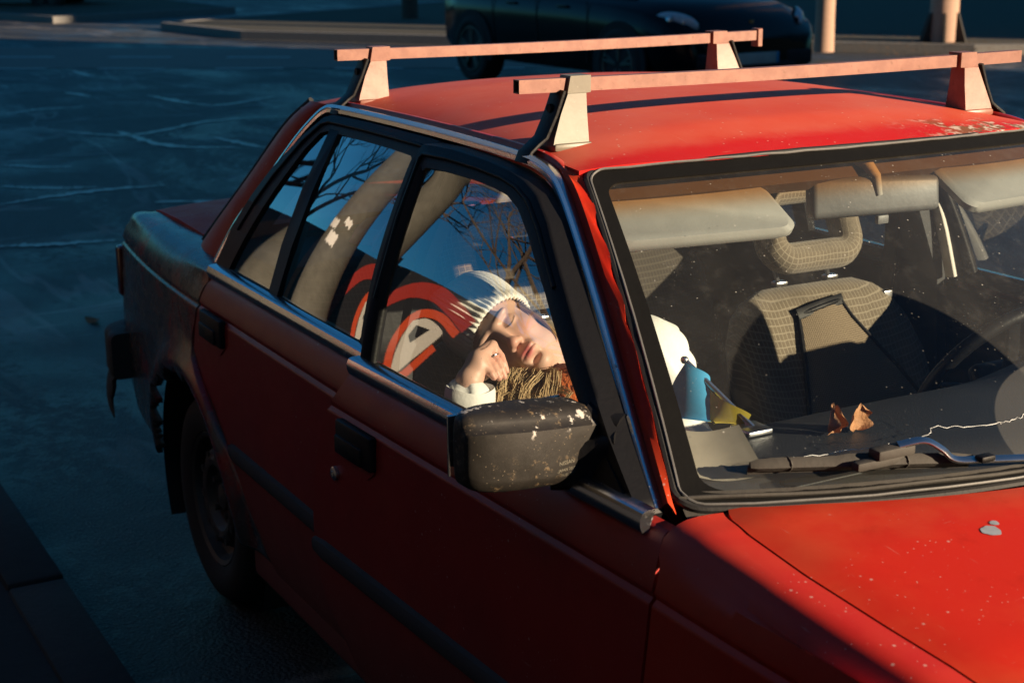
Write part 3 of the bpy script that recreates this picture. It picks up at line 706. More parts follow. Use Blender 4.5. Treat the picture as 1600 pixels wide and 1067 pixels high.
# rear window
V = []; UV = []
for i in range(16):
    for j in range(24):
        t, s_ = i/15, -1+2*j/23; y = s_*(.535+(.682-.535)*t); x = -.85-.02*(1-s_*s_)+(-.385)*t; z = 1.335+(.93-1.335)*t; V.append((x+.012, y*.985, z-.010)); UV.append((s_, t))
rw = G().add(V, grid_faces(16, 24), UV).obj('rear_window', 'side_glass', car)
# ---- wheels
def make_wheel(x, side):
    r0, wd = .281, .155; yo = -.765
    wh = empty('wheel', (x, 0, 0)); wh.parent = car
    prof = [(yo+.035, .175), (yo+.012, .180), (yo, .205), (yo, .235), (yo+.010, .262), (yo+.026, .277), (yo+.05, r0), (yo+.105, r0), (yo+.130, .277), (yo+.150, .255), (yo+.155, .21), (yo+.12, .175)]
    n = 56; V = []
    for i in range(n):
        a = 2*math.pi*i/n
        for k, (y, r_) in enumerate(prof):
            rr = r_-(.006 if k in (5, 8) and i % 2 else 0); z = .281+rr*math.sin(a)
            V.append((rr*math.cos(a), y*side, max(z, .0)))
    F = [];  m = len(prof)
    for i in range(n):
        for k in range(m-1): F.append((i*m+k, i*m+k+1, ((i+1) % n)*m+k+1, ((i+1) % n)*m+k))
    t_ = G().add(V, F if side < 0 else [f[::-1] for f in F]).obj('tyre', 'tyre', wh)
    prof = [(yo+.020, .180), (yo+.012, .176), (yo+.018, .165), (yo+.045, .160), (yo+.052, .140), (yo+.030, .128), (yo+.020, .105), (yo+.024, .088), (yo+.045, .074), (yo+.050, .040), (yo+.036, .032), (yo+.032, .0)]
    V = []; m = len(prof)
    for i in range(n):
        a = 2*math.pi*i/n
        for k, (y, r_) in enumerate(prof):
            yy = y
            if k in (4, 5): yy += .020*max(0, math.sin(a*8))**3
            V.append((r_*math.cos(a), yy*side, .281+r_*math.sin(a)))
    F = [(i*m+k, i*m+k+1, ((i+1) % n)*m+k+1, ((i+1) % n)*m+k) for i in range(n) for k in range(m-1)]
    g = G().add(V, F)
    for k in range(4):
        a = R(45+90*k); g.add(*sweep([(.055*math.cos(a), (yo+.055)*-side*-1, .281+.055*math.sin(a)), (.055*math.cos(a), (yo+.028)*side, .281+.055*math.sin(a))], circ(.009, 6), (0, 0, 1)))
    for k in range(10):
        a = R(36*k+10); c = Vector((.118*math.cos(a), (yo+.021)*side, .281+.118*math.sin(a)))
        g.add(*sweep([c, c+Vector((0, .004*side, 0))], circ(.010, 10), (0, 0, 1)))
    g.obj('rim', 'steel_rim', wh)
    return wh
for x, s_ in ((-1.045, 1), (-1.045, -1), (1.36, 1), (1.36, -1)): make_wheel(x, s_)

# ---- door mirror
def mirror_body(s_=1):
    """housing lofted along y; front face looks forward"""
    g = G(); V = []; n = 22
    st = [(-.964, .50, .022), (-.960, .80, .036), (-.948, .93, .054), (-.93, .98, .070), (-.905, 1, .084), (-.88, 1, .091), (-.85, 1.0, .095), (-.78, .98, .092), (-.745, .93, .085), (-.730, .80, .075), (-.722, .55, .06)]
    pr = rrect(1, 1, .20, 6); st = [tuple(q_) for q_ in smooth_path(st, 40)]
    for y, k, dp in st:
        zc = .995+(y+.85)*-.10; xc = .80+(y+.85)*-.10
        lowcut = max(0, (y+.80)/.08)
        for a, b_ in pr:
            zz = b_*.118*k; zz += .03*min(lowcut, 1.2) if b_ < 0 else 0
            V.append((xc+a*dp+.012*(1-(2*b_)**2)*(a > 0)-.010*(b_ > .3)*(a > 0), y, zc+zz))
    m = len(pr); g.add(V, grid_faces(len(st), m, True)+[tuple(range(m)), tuple((len(st)-1)*m+j for j in range(m))[::-1]]); return g
mr = empty('side_mirror', (0, 0, 0)); mr.parent = car; ml = empty('side_mirror', (0, 0, 0)); ml.parent = car
from mathutils.bvhtree import BVHTree
mb_ = mirror_body(); bvh = BVHTree.FromPolygons(mb_.V, mb_.F)
both(mb_, 'mirror_housing', 'mirror_shell', ajar, (mr, ml), sharp=50)
g = G().add(*slab([(.815, yg(1.02)-.012, 1.010), (.815, yg(.935)-.016, .937), (.955, yg(.935)-.016, .937)], (0, .03, 0)))
P = smooth_path([(.79, -.735, .975), (.82, -.755, .955), (.86, -.757, .955), (.885, -.745, .965)], 8)
g.add(*sweep([(.80, -.80, .955), (.815, -.775, .955), (.845, -.735, .965), (.87, -.715, .975)], rrect(.06, .075, .02, 3), (0, 0, 1)))
g.add(*sweep([(.79, -.735, 1.0), (.815, -.715, .99), (.84, -.70, .985)], rrect(.06, .085, .02, 3), (0, 0, 1)))
both(g, 'mirror_arm', 'black_plastic', ajar, (mr, ml))
both(G().add(*rbox((.752, -.85, .995), (.006, .195, .095), .002)), 'mirror_glass', 'mirror_glass', ajar, (mr, ml))
fr = Matrix(((0, 0, 1), (1, 0, 0), (0, 1, 0)))                 # moulded lettering on the shell
for tx, dz, sz in (('NISSAN', 0, .0085), ('JAPAN 1011', -.010, .0062), ('19181 21', -.0185, .0062)):
    c_ = bpy.data.curves.new('moulded_text', 'FONT'); c_.body = tx; c_.size = sz; c_.extrude = .0005; c_.align_x = 'CENTER'
    o = bpy.data.objects.new('moulded_text', c_); COL.objects.link(o); dg = bpy.context.evaluated_depsgraph_get(); me_ = bpy.data.meshes.new_from_object(o.evaluated_get(dg)); bpy.data.objects.remove(o)
    p_ = ajar(Vector((.8585, -.800, .966+dz))); me_.transform(Matrix.Translation((0, -.803, .970+dz)) @ fr.to_4x4())
    for v in me_.vertices:
        h_ = bvh.ray_cast(Vector((1.1, v.co.y, v.co.z)), Vector((-1, 0, 0)))[0]
        v.co = ajar(Vector(((h_.x if h_ else .83)+(.0006 if v.co.x > 0 else -.0006), v.co.y, v.co.z)))
    link('moulded_text', me_, 'rack_grey', mr, False)

# ---- wiper on the near side
wp = empty('windscreen_wiper', (0, 0, 0)); wp.parent = car
bl = [(-.858, .913), (-.80, .913), (-.70, .917), (-.60, .922), (-.50, .930), (-.393, .940)]
P = smooth_path([Wn(a, b_, .017) for a, b_ in bl], 22)
g = G().add(*sweep(P, [(-.008, -.005), (-.010, .002), (-.004, .010), (.004, .008), (.010, .002), (.006, -.008)], (.45, 0, .9), scale=[.6]+[.9]*2+[1]*7+[1.25]*4+[1]*6+[.8, .6]))
g.add(*sweep([Wn(a, b_, .006) for a, b_ in bl], [(-.002, -.006), (.002, -.006), (.002, .008), (-.002, .008)], (.45, 0, .9)))
for t in (.28, .74):
    i = int(t*21); g.add(*sweep([Vector(P[i])+Vector((0, -.001, 0)), Vector(P[i])+Vector((0, .001, 0))], circ(.0115, 10), (.45, 0, .9)))
g.add(*rbox(Wn(-.575, .916, .032), (.026, .07, .016), .004, 2)); g.add(*rbox(Wn(-.60, .930, .024), (.018, .10, .014), .004, 2)); g.obj('wiper_blade', 'dusty_black', wp)
P = smooth_path([Wn(-.565, .912, .040), Wn(-.51, .912, .045), Wn(-.475, .932, .040), Wn(-.450, .950, .032), Wn(-.39, .956, .030), Wn(-.27, .968, .030), Wn(-.12, .985, .028)], 26)
G().add(*sweep(P, rrect(.013, .005, .0015, 2), (.45, 0, .9))).obj('wiper_arm', 'silver', wp)
G().add(*rbox(Wn(-.385, .957, .034), (.017, .028, .010), .003, 2)).obj('wiper_joint', 'black_plastic', wp); G().add(*rbox(Wn(-.09, .99, .02), (.05, .05, .03), .01, 2)).obj('wiper_pivot', 'black_plastic', wp)

# ------------------------------------------------------------------ interior
V = []
for t in np.linspace(-1, 1, 26):                            # dashboard: top pad, brow, face
    for x, z in ((1.10, .925), (.98, .942), (.86, .944), (.78, .936), (.735, .918), (.722, .885), (.74, .80), (.78, .66), (.86, .56)):
        bx = -.02*(1-t*t) if x < .9 else (1.175-.175*t*t-1.10 if x > 1.05 else 0)*.9
        hump = .028*math.exp(-((t-.55)/.28)**4) if .7 < x < .9 and z > .85 else 0
        V.append((x+bx, t*.665, z+hump))
ds = G().add(V, grid_faces(26, 9)).obj('dashboard', 'dash', car)
for yc in (-.42, .12): G().add(*rbox((1.03, yc, .945), (.03, .26, .006), .002)).obj('demister_vent', 'black_plastic', ds)
for y in (-.60, -.08, .10, .60): G().add(*rbox((.725, y, .865), (.02, .13, .05), .006)).obj('air_vent', 'black_plastic', ds)
# floor, tunnel, bulkhead
g = G().add([(x, y, .22) for x in (-1.0, 1.0) for y in (-.72, .72)], [(0, 1, 3, 2)]); g.add(*rbox((.1, 0, .28), (1.5, .22, .16), .05)); g.add([(1.0, y, z) for z in (.22, .92) for y in (-.68, .68)], [(0, 1, 3, 2)])
g.add(*rbox((.75, 0, .38), (.25, .10, .2), .03)); g.obj('cabin_floor', 'inner_dark', car)
g = G().add(*tube([(.45, 0, .35), (.42, 0, .50), (.41, 0, .56)], .009, 8)); g.add(*rbox((.41, 0, .575), (.04, .04, .05), .018)); g.obj('gear_lever', 'black_plastic', car)
def seat_uv(V, c, ax, ay):
    return [((Vector(v)-Vector(c)).dot(Vector(ax)), (Vector(v)-Vector(c)).dot(Vector(ay))) for v in V]
def cushion(levels, n=28, uvax=((0, 1, 0), (0, 0, 1)), rc=.42):
    """loft of rounded rectangles: (centre, half width y, half thickness, direction of thickness)"""
    V = []
    for c, hw, ht, tv in levels:
        tv = Vector(tv).normalized()
        for i in range(n):
            a = 2*math.pi*i/n; ca, sa = math.cos(a), math.sin(a); ex = .45
            yy = hw*math.copysign(abs(ca)**ex, ca); tt = ht*math.copysign(abs(sa)**.7, sa); V.append(Vector(c)+Vector((0, yy, 0))+tv*tt)
    m = len(levels); F = grid_faces(m, n, True)+[tuple(range(n))[::-1], tuple((m-1)*n+i for i in range(n))]
    c0 = levels[0][0]; uv = [(v.y, (v-Vector(c0)).length if True else 0) for v in V]
    uv = [(v.y-c0[1], v.z*1.05+v.x*.35) for v in V]
    return V, F, uv
def seat(yc, label):
    st = empty('front_seat', (0, 0, 0)); st.parent = car; st['label'] = label
    b0, b1 = Vector((.16, yc, .42)), Vector((-.075, yc, .915)); d_ = (b1-b0).normalized(); tv = Vector((d_.z, 0, -d_.x)); L = []
    for t, hw, ht in ((0, .20, .05), (.04, .23, .065), (.2, .25, .072), (.45, .262, .070), (.65, .262, .062), (.80, .250, .055), (.90, .225, .047), (.96, .19, .036), (1.0, .14, .018)): L.append((b0.lerp(b1, t), hw, ht, tv))
    V, F, uv = cushion(L, 44); n_ = 44
    for i, v in enumerate(V):                                  # side bolsters stand forward
        k = abs(v.y-yc)/.262; V[i] = v+tv*(.028*max(0, k-.55)/.45 if (v-b0).dot(tv) > (.0) else 0)*(1-max(0, (v.z-.75)/.2))
    G().add(V, F, uv).obj('backrest', 'seat_check', st, sharp=70)
    L = [((x, yc, z), hw, ht, (0, 0, 1)) for x, z, hw, ht in ((.10, .40, .20, .05), (.16, .40, .24, .08), (.35, .405, .255, .085), (.52, .41, .25, .08), (.60, .405, .22, .06), (.63, .40, .18, .03))]
    V, F, uv = cushion(L, 40); G().add(V, F, [(v.y, v.x) for v in V]).obj('seat_cushion', 'seat_check', st, sharp=70)
    hc = Vector((-.085, yc, 1.062)); up = d_; loop = rrect(.222, .163, .042, 7)          # open-frame headrest
    P = [hc+Vector((0, 1, 0))*a+up*b_ for a, b_ in loop]; n = len(P); V = []; UV = []; prof = circ(.040, 14, .036); acc = 0
    for i in range(n):
        t = (P[(i+1) % n]-P[i-1]).normalized(); s_ = tv; q = t.cross(s_).normalized(); acc += (P[i]-P[i-1]).length if i else 0
        for j, (a, b_) in enumerate(prof): V.append(P[i]+s_*a+q*b_); UV.append((acc, j*.017*.9+.004))
    F = grid_faces(n, 14, True)+[((n-1)*14+j, (n-1)*14+(j+1) % 14, (j+1) % 14, j) for j in range(14)]
    G().add(V, F, UV).obj('headrest', 'seat_check', st)
    for s_ in (-.075, .075):
        g = G().add(*tube([b1+Vector((0, s_, 0))-up*.03, b1+Vector((0, s_, 0))+up*.06], .0055, 8, (0, 1, 0))); g.add(*rbox(b1+Vector((.0, s_, .012)), (.022, .034, .010), .003, 2)); g.obj('headrest_post', 'silver', st)
    return st, b0, b1, tv, d_
s_d = seat(.395, "driver's seat with open-frame headrest, checked cloth"); s_p = seat(-.395, 'front passenger seat behind the sleeping person')
# lumbar net hung on the driver's seat
st, b0, b1, tv, d_ = s_d
def on_back(y, t, o_): return b0.lerp(b1, t)+Vector((0, y, 0))+tv*o_
pl = [[(-.085, .86, .056), (.045, .90, .052)], [(-.095, .78, .064), (.06, .82, .062)], [(-.11, .66, .072), (.10, .70, .070)], [(-.13, .52, .079), (.15, .56, .078)], [(-.15, .38, .083), (.20, .40, .083)], [(-.16, .20, .085), (.22, .20, .085)]]
rows = [[on_back(a[0]+(b_[0]-a[0])*j/9, a[1]+(b_[1]-a[1])*j/9, a[2]-.0+.012*math.sin(math.pi*j/9)) for j in range(10)] for a, b_ in pl]
ls = empty('lumbar_net', (.2, .395, .45), 'beige mesh back support with dark edging, strapped to the driver seat', 'back support')
def child_at(o, par): o.parent = par; o.matrix_parent_inverse = Matrix.Translation(-Vector(par.location)); return o
V = [p for r_ in rows for p in r_]; child_at(G().add(V, grid_faces(len(rows), 10), [(v.y, v.z*1.1) for v in V]).obj('net_panel', 'mesh_net'), ls)
edge = [r_[0] for r_ in rows[::-1]]+rows[0][1:-1]+[r_[-1] for r_ in rows]
child_at(G().add(*tube(edge, .0055, 8, (1, 0, 0))).obj('net_edging', 'black_plastic'), ls)
child_at(G().add(*sweep([on_back(-.09, .862, .060), on_back(-.02, .885, .066), on_back(.05, .902, .058)], rrect(.026, .006, .002, 2), tuple(tv))).obj('top_band', 'black_plastic'), ls)
# rear bench and parcel shelf with things on it
V, F, uv = cushion([((-.62+.1*0, 0, .42), .58, .08, (1, 0, .3)), ((-.70, 0, .60), .62, .085, (1, 0, .3)), ((-.80, 0, .80), .62, .075, (1, 0, .35)), ((-.845, 0, .90), .58, .05, (1, 0, .4)), ((-.855, 0, .925), .5, .02, (1, 0, .4))], 60)
rs = G().add(V, F, uv).obj('rear_seat', 'rear_shaded_cloth', car, sharp=70)
V, F, uv = cushion([((-.72, 0, .38), .58, .06, (0, 0, 1)), ((-.5, 0, .40), .60, .08, (0, 0, 1)), ((-.30, 0, .41), .60, .08, (0, 0, 1)), ((-.25, 0, .40), .55, .04, (0, 0, 1))], 40); G().add(V, F, [(v.y, v.x) for v in V]).obj('rear_cushion', 'rear_shaded_cloth', rs, sharp=70)
G().add(*rbox((-1.04, 0, .905), (.36, 1.22, .02), .006)).obj('parcel_shelf', 'grey_trim', car)
def rag(c, sx, sy, h, seed):
    rr = np.random.default_rng(seed); ph = rr.uniform(0, 6, 8); V = []
    for i in range(26):
        for j in range(26):
            a, b_ = -1+2*i/25, -1+2*j/25; e = max(0, 1-max(abs(a), abs(b_))**4)
            z = h*e*(.6+.25*math.sin(5*a+ph[0]+2*b_)+.2*math.sin(7*b_+ph[1]-3*a)+.12*math.sin(13*a+ph[2]))+.004
            V.append((c[0]+a*sx+.01*math.sin(6*b_+ph[3]), c[1]+b_*sy+.015*math.sin(5*a+ph[4]), c[2]+z))
    return V, grid_faces(26, 26)
g = G().add(*rag((-1.00, -.12, .917), .11, .20, .10, 3)); g.obj('folded_cloth', 'poster_pink', None, label='crumpled pink cloth lying on the rear parcel shelf', category='cloth')
g = G().add(*rag((-1.04, .22, .917), .09, .15, .12, 8)); g.obj('plastic_bag', 'poster_white', None, label='crumpled white plastic bag lying on the rear parcel shelf', category='bag')
# sun visors just inside the screen
def visor(s_):
    g = G(); V = []; pr = rrect(.345, .150, .032, 6); n = len(pr)
    for k, o_ in ((.93, -.075), (1, -.068), (1, -.056), (.93, -.048)):
        for a, b_ in pr:
            y = s_*(-.372+a*k); v_ = .008+(.075-b_*k)/.155*.185; p = Wn(y/(.545+.168*v_), v_, o_); V.append(p)
    F = grid_faces(4, n, True)+[tuple(range(n))[::-1], tuple(3*n+i for i in range(n))]; g.add(V, F)
    o = g.obj('sun_visor', 'visor_vinyl', car)
visor(1); visor(-1)
V = []
for i in range(40):
    u_ = -.97+1.94*i/39; V += [Wn(u_, -.012, -.02), Wn(u_, .012, -.030), Wn(u_, .036, -.045), Wn(u_, .03, -.07), Wn(u_, -.01, -.09)]
G().add(V, grid_faces(40, 5)).obj('roof_header', 'header_trim', car)
# interior mirror
im = empty('interior_mirror', (0, 0, 0)); im.parent = car
rot = Matrix.Rotation(R(-14), 3, 'Z') @ Matrix.Rotation(R(-8), 3, 'Y')
V, F = rbox((0, 0, 0), (.030, .262, .072), .013, 4); V = [Vector((v.x*(1.3 if v.x > 0 else 1), v.y, v.z*(1-.10*(v.y/.13)))) for v in V]
G().add([rot @ v+Vector((.540, .030, 1.247)) for v in V], F).obj('mirror_case', 'mirror_grey', im)
G().add(*tube([(.555, .03, 1.25), (.552, .025, 1.285), (.540, .012, 1.308), (.522, 0, 1.318)], .012, 10, scale=[.7, .8, 1.0, 1.2])).obj('mirror_stem', 'visor_vinyl', im)
G().add(*rbox((.552, .045, 1.203), (.010, .026, .016), .002, 2)).obj('dip_lever', 'mirror_grey', im)
# steering wheel
sw = empty('steering_wheel', (0, 0, 0)); sw.parent = car
ax = Vector((.80, 0, -.50)).normalized(); e1 = Vector((0, 1, 0)); e2 = ax.cross(e1)*-1; c0 = Vector((.525, .40, .845))
P = [c0+e1*.185*math.cos(2*math.pi*i/48)+e2*.185*math.sin(2*math.pi*i/48) for i in range(48)]
V, F = tube(P, .0145, 12, tuple(ax), closed=True); G().add(V, F).obj('wheel_rim', 'black_plastic', sw)
g = G()
for a in (0, 180, 250, 290):
    d2 = e1*math.cos(R(a))+e2*math.sin(R(a)); g.add(*sweep([c0+ax*.03, c0+d2*.1+ax*.02, c0+d2*.18], rrect(.03, .012, .004, 2), tuple(ax)))
g.add(*rbox(c0+ax*.025, (.04, .15, .10), .018, 3, Matrix.Rotation(R(-32), 3, 'Y'))); g.add(*tube([c0+ax*.03, c0+ax*.3], .03, 12)); g.obj('wheel_hub', 'black_plastic', sw)
# far side: pillar edge strip, belt
P = smooth_path([(.005, .60, 1.28), (.030, .645, 1.18), (.058, .68, 1.06), (.085, .70, .93)], 12)
G().add(*sweep(P, rrect(.030, .012, .004, 2), (0, -1, 0))).obj('door_aperture_strip', 'white_pillar', car)
P = smooth_path([(-.04, .60, 1.26), (-.05, .625, 1.1), (-.06, .64, .95), (-.10, .64, .55)], 14); G().add(*sweep(P, rrect(.045, .003, .001, 1), (0, -1, 0))).obj('seat_belt', 'black_plastic', car)
G().add(*rbox((-.02, .60, .86), (.012, .03, .06), .004)).obj('belt_buckle', 'silver', car)

# ------------------------------------------------------------------ roof bars
def rack(x, yn, yf, zb, mb, mf, label, hook_far=False):
    rk = empty('roof_bar', (x, 0, 1.34), label, 'roof rack', 'roof bars clamped to the red car')
    bw, bh = .021, .024; nb = 40
    pr = [(-bw/2, -bh/2), (bw/2, -bh/2), (bw/2, bh/2), (-bw/2, bh/2)]
    ys = np.linspace(yn, yf, nb); V = []; k = 4
    for ring_ in (0, 1):
        for y in ys:
            sag = -.004*math.sin(math.pi*(y-yn)/(yf-yn)); t_ = 1 if ring_ == 0 else .80
            V += [(x+a*t_, y, zb+b_*t_+sag) for a, b_ in pr]
    F = grid_faces(nb, 4, True); o2 = nb*4; F += [tuple(i+o2 for i in f[::-1]) for f in grid_faces(nb, 4, True)]
    for e in (0, nb-1): F += [(e*4+j, e*4+(j+1) % 4, o2+e*4+(j+1) % 4, o2+e*4+j) for j in range(4)]
    bm = bmesh.new()
    child_at(G().add(V, F).obj('crossbar', mb, None, sharp=30), rk)
    for s_, mat in ((-1, mf), (1, 'rack_paint')):
        zr = 1.347; yb = .476*s_                        # bracket over the bar, spreading leg, rubber foot, gutter clamp
        f_in_t, f_out_t = yb-.018*s_, yb+.030*s_; f_in_b, f_out_b = yb-.020*s_, yb+.050*s_
        V = []
        def yz(yi, yo_, z, hx): return [(x-hx, yi, z), (x+hx, yi, z), (x+hx, yo_, z), (x-hx, yo_, z)]
        lv = [(f_in_b, f_out_b+.004*s_, zr+.006, .030), (f_in_b, f_out_b, zr+.020, .028), (yb-.020*s_, yb+.034*s_, zr+.06, .022), (yb-.020*s_, yb+.018*s_, zb-bh/2-.004, .019), (yb-.030*s_, yb+.018*s_, zb-bh/2-.003, .018), (yb-.030*s_, yb+.012*s_, zb+bh/2+.003, .018)]
        for a in lv: V += yz(*a)
        F = grid_faces(6, 4, True)+[(3, 2, 1, 0), (20, 21, 22, 23)]
        ft = child_at(G().add(V, F).obj('foot', mat, None, sharp=25), rk)
        pad = G().add(*rbox((x, yb+.014*s_, zr+.003), (.072, .080, .014), .005, 2)).obj('foot_pad', mat, ft)
        P = [(x+.001, yb+.026*s_, zb-bh/2+.002), (x+.001, yb+.042*s_, zr+.060), (x+.001, yb+.062*s_, zr+.020), (x+.001, yb+.078*s_, zr+.008), (x+.004, .572*s_, 1.343), (x+.004, .580*s_, 1.325)]
        cl = G().add(*sweep(P, rrect(.044, .007, .002, 2), [(0, s_, .4), (0, s_, .4), (0, s_, .4), (0, s_, .5), (0, s_, .8), (0, s_, .2)]))
        cl.add(*sweep([(x+.0, yb+.040*s_, zr+.07), (x, yb+.047*s_, zr+.07)], circ(.008, 10), (0, 0, 1))); cl = cl.obj('gutter_clamp', 'black_plastic', ft)
    if hook_far: child_at(G().add(*rbox((x, yf-.004, zb-.006), (.030, .016, .046), .002, 1)).obj('end_stop', mb), rk)
    return rk
rack(.306, -.588, .625, 1.458, 'rack_paint', 'rack_grey', 'front roof bar, square tube on feet just behind the windscreen')
rack(-.545, -.570, .600, 1.455, 'rack_paint', 'rack_paint', 'rear roof bar, square tube on feet above the rear door', True)

# ------------------------------------------------------------------ small things on the dashboard
def leaf(c, h_, seed, label, lean):
    """a dry leaf, folded along its midrib and crumpled"""
    rr = np.random.default_rng(seed); V = []; n, m = 16, 13; ph = rr.uniform(0, 6, 6)
    for i in range(n):
        t = i/(n-1); wd = h_*.62*(math.sin(math.pi*min(.08+.90*t, 1))**.6)*(1+.22*math.sin(9*t+ph[0])); fold = .9+.5*math.sin(3*t+ph[1])
        for j in range(m):
            q = -1+2*j/(m-1); cr = h_*.07*math.sin(8*q+7*t+ph[2])*abs(q); a = fold*abs(q)
            V.append((c[0]+wd*abs(q)*math.sin(a)*.9+cr+lean[0]*t*h_, c[1]+wd*q*math.cos(a)+cr*.6+lean[1]*t*h_, c[2]+h_*t*(1-.12*abs(q)+.10*math.sin(11*q+ph[3])*t)+cr*.4+.001))
    return G().add(V, grid_faces(n, m)).obj('dry_leaf', 'dry_leaf', None, label=label, category='leaf', group='dry leaves on the dashboard')
leaf((.880, -.338, .946), .046, 1, 'larger curled brown dry leaf standing on the dashboard', (-.1, .12))
leaf((.884, -.292, .945), .042, 4, 'smaller brown dry leaf on the dashboard, nearer the driver', (.05, .15))
def child0(o, par): o.parent = par; o.matrix_parent_inverse = par.matrix_world.inverted(); return o
V = []
for i in range(12):
    for j in range(8):
        t, q = i/11, j/7; u_ = -.955+.135*t; v_ = .77+.125*q; V.append(Wn(u_+.02*q, v_, -.022-.012*math.sin(math.pi*t)))
G().add(V, grid_faces(8, 12) if False else grid_faces(12, 8)).obj('paper_card', 'paper', None, label='faded brown card propped inside the windscreen corner', category='card')
fl = empty('table_flag', (.80, -.47, .944), 'small blue and yellow flag on a silver stick behind the windscreen', 'flag')
P = smooth_path([(.80, -.432, .950), (.745, -.462, .998), (.695, -.494, 1.045)], 12)
g = G().add(*tube(P, .0048, 8)); g.add(*rbox(P[-1], (.013, .013, .013), .006, 3)); g.add(*rbox((.803, -.437, .948), (.05, .05, .010), .003)); child_at(g.obj('flag_stick', 'silver'), fl)
for k, (t0, t1, mt) in enumerate(((.50, .96, 'flag_blue'), (.16, .50, 'flag_yellow'))):
    V = []
    for i in range(12):
        t = t0+(t1-t0)*i/11; p = Vector(P[0]).lerp(Vector(P[-1]), t)
        for j in range(12):
            q = j/11; V.append(p+Vector((.012*math.sin(9*t+4*q)-.01*q, .010*math.sin(11*t+3*q)-.03*q, -.105*q*(1 if k == 0 else .75)+.004)))
    V = [Vector((v.x, v.y, max(v.z, .953))) for v in V]
    child_at(G().add(V, grid_faces(12, 12)).obj('flag_cloth', mt), fl)
# ------------------------------------------------------------------ person: distance-field modelling, surfaced on a grid
class Field:
    def __init__(s, lo, hi, h):
        s.lo = np.array(lo, float); s.h = h; s.n = np.ceil((np.array(hi)-s.lo)/h).astype(int)+1; s.D = np.full(s.n, .2, np.float32)
    def window(s, c, r):
        a = np.maximum(((np.array(c)-r-s.lo)/s.h).astype(int), 0); b_ = np.minimum(((np.array(c)+r-s.lo)/s.h).astype(int)+2, s.n)
        if (b_ <= a).any(): return None
        sl = tuple(slice(i, j) for i, j in zip(a, b_)); ax = [s.lo[k]+s.h*np.arange(a[k], b_[k]) for k in range(3)]
        return sl, np.stack(np.meshgrid(*ax, indexing='ij'), -1)
    def put(s, sl, d, k, sub=False):
        a = s.D[sl]
        if sub: d = -d; h_ = np.clip(.5-.5*(a-d)*-1/k, 0, 1) if False else np.clip(.5-.5*(d-a)*-1/k, 0, 1); s.D[sl] = np.maximum(a, d) if k <= 0 else (a*(1-h_)+d*h_+k*h_*(1-h_)); return
        h_ = np.clip(.5+.5*(d-a)/k, 0, 1); s.D[sl] = d*(1-h_)+a*h_-k*h_*(1-h_)
    def ell(s, c, r, B=None, k=.01, sub=False):
        r = np.array(r, float); w_ = s.window(c, r.max()+.035)
        if w_ is None: return
        sl, X_ = w_; L = (X_-np.array(c)); L = L @ B if B is not None else L
        k0 = np.linalg.norm(L/r, axis=-1); k1 = np.linalg.norm(L/(r*r), axis=-1)+1e-9; s.put(sl, (k0*(k0-1)/k1).astype(np.float32), k, sub)
    def cap(s, a, b_, ra, rb, k=.01):
        a, b_ = np.array(a, float), np.array(b_, float); w_ = s.window((a+b_)/2, np.abs(b_-a)/2+max(ra, rb)+.035)
        if w_ is None: return
        sl, X_ = w_; ba = b_-a; t = np.clip(((X_-a) @ ba)/(ba @ ba), 0, 1); d = np.linalg.norm(X_-a-t[..., None]*ba, axis=-1)-(ra+(rb-ra)*t); s.put(sl, d.astype(np.float32), k)
    def surface(s):
        """naive surface nets"""
        D = s.D; I = D < 0; n = D.shape
        c = [I[i:n[0]-1+i, j:n[1]-1+j, k:n[2]-1+k] for i in (0, 1) for j in (0, 1) for k in (0, 1)]
        anyi = np.logical_or.reduce(c); alli = np.logical_and.reduce(c); act = anyi & ~alli; idx = np.argwhere(act)
        num = np.full(act.shape, -1, np.int64); num[act] = np.arange(len(idx)); acc = np.zeros((len(idx), 3)); cnt = np.zeros(len(idx))
        cor = np.array([(i, j, k) for i in (0, 1) for j in (0, 1) for k in (0, 1)])
        val = np.stack([D[idx[:, 0]+a, idx[:, 1]+b_, idx[:, 2]+e] for a, b_, e in cor], 1)
        for p in range(8):
            for q in range(p+1, 8):
                if np.abs(cor[p]-cor[q]).sum() != 1: continue
                m = (val[:, p] < 0) != (val[:, q] < 0); t = val[m, p]/(val[m, p]-val[m, q]); acc[m] += cor[p]+t[:, None]*(cor[q]-cor[p]); cnt[m] += 1
        V = s.lo+s.h*(idx+acc/cnt[:, None]); Fs = []
        for ax in range(3):
            u_, v_ = [(1, 2), (2, 0), (0, 1)][ax]; sa = [slice(None)]*3; sb = [slice(None)]*3
            sa[ax] = slice(0, n[ax]-1); sb[ax] = slice(1, n[ax]); A, B_ = I[tuple(sa)], I[tuple(sb)]; e = np.argwhere(A != B_)
            e = e[(e[:, u_] > 0) & (e[:, v_] > 0) & (e[:, u_] < n[u_]-1) & (e[:, v_] < n[v_]-1)]
            du = np.zeros(3, int); du[u_] = 1; dv = np.zeros(3, int); dv[v_] = 1
            g_ = lambda o_: num[o_[:, 0], o_[:, 1], o_[:, 2]]
            q = np.stack([g_(e-du-dv), g_(e-dv), g_(e), g_(e-du)], 1); inside = A[e[:, 0], e[:, 1], e[:, 2]]
            q[~inside] = q[~inside][:, ::-1]; Fs.append(q)
        Fq = np.concatenate(Fs); Fq = Fq[(Fq >= 0).all(1)]; return V, Fq
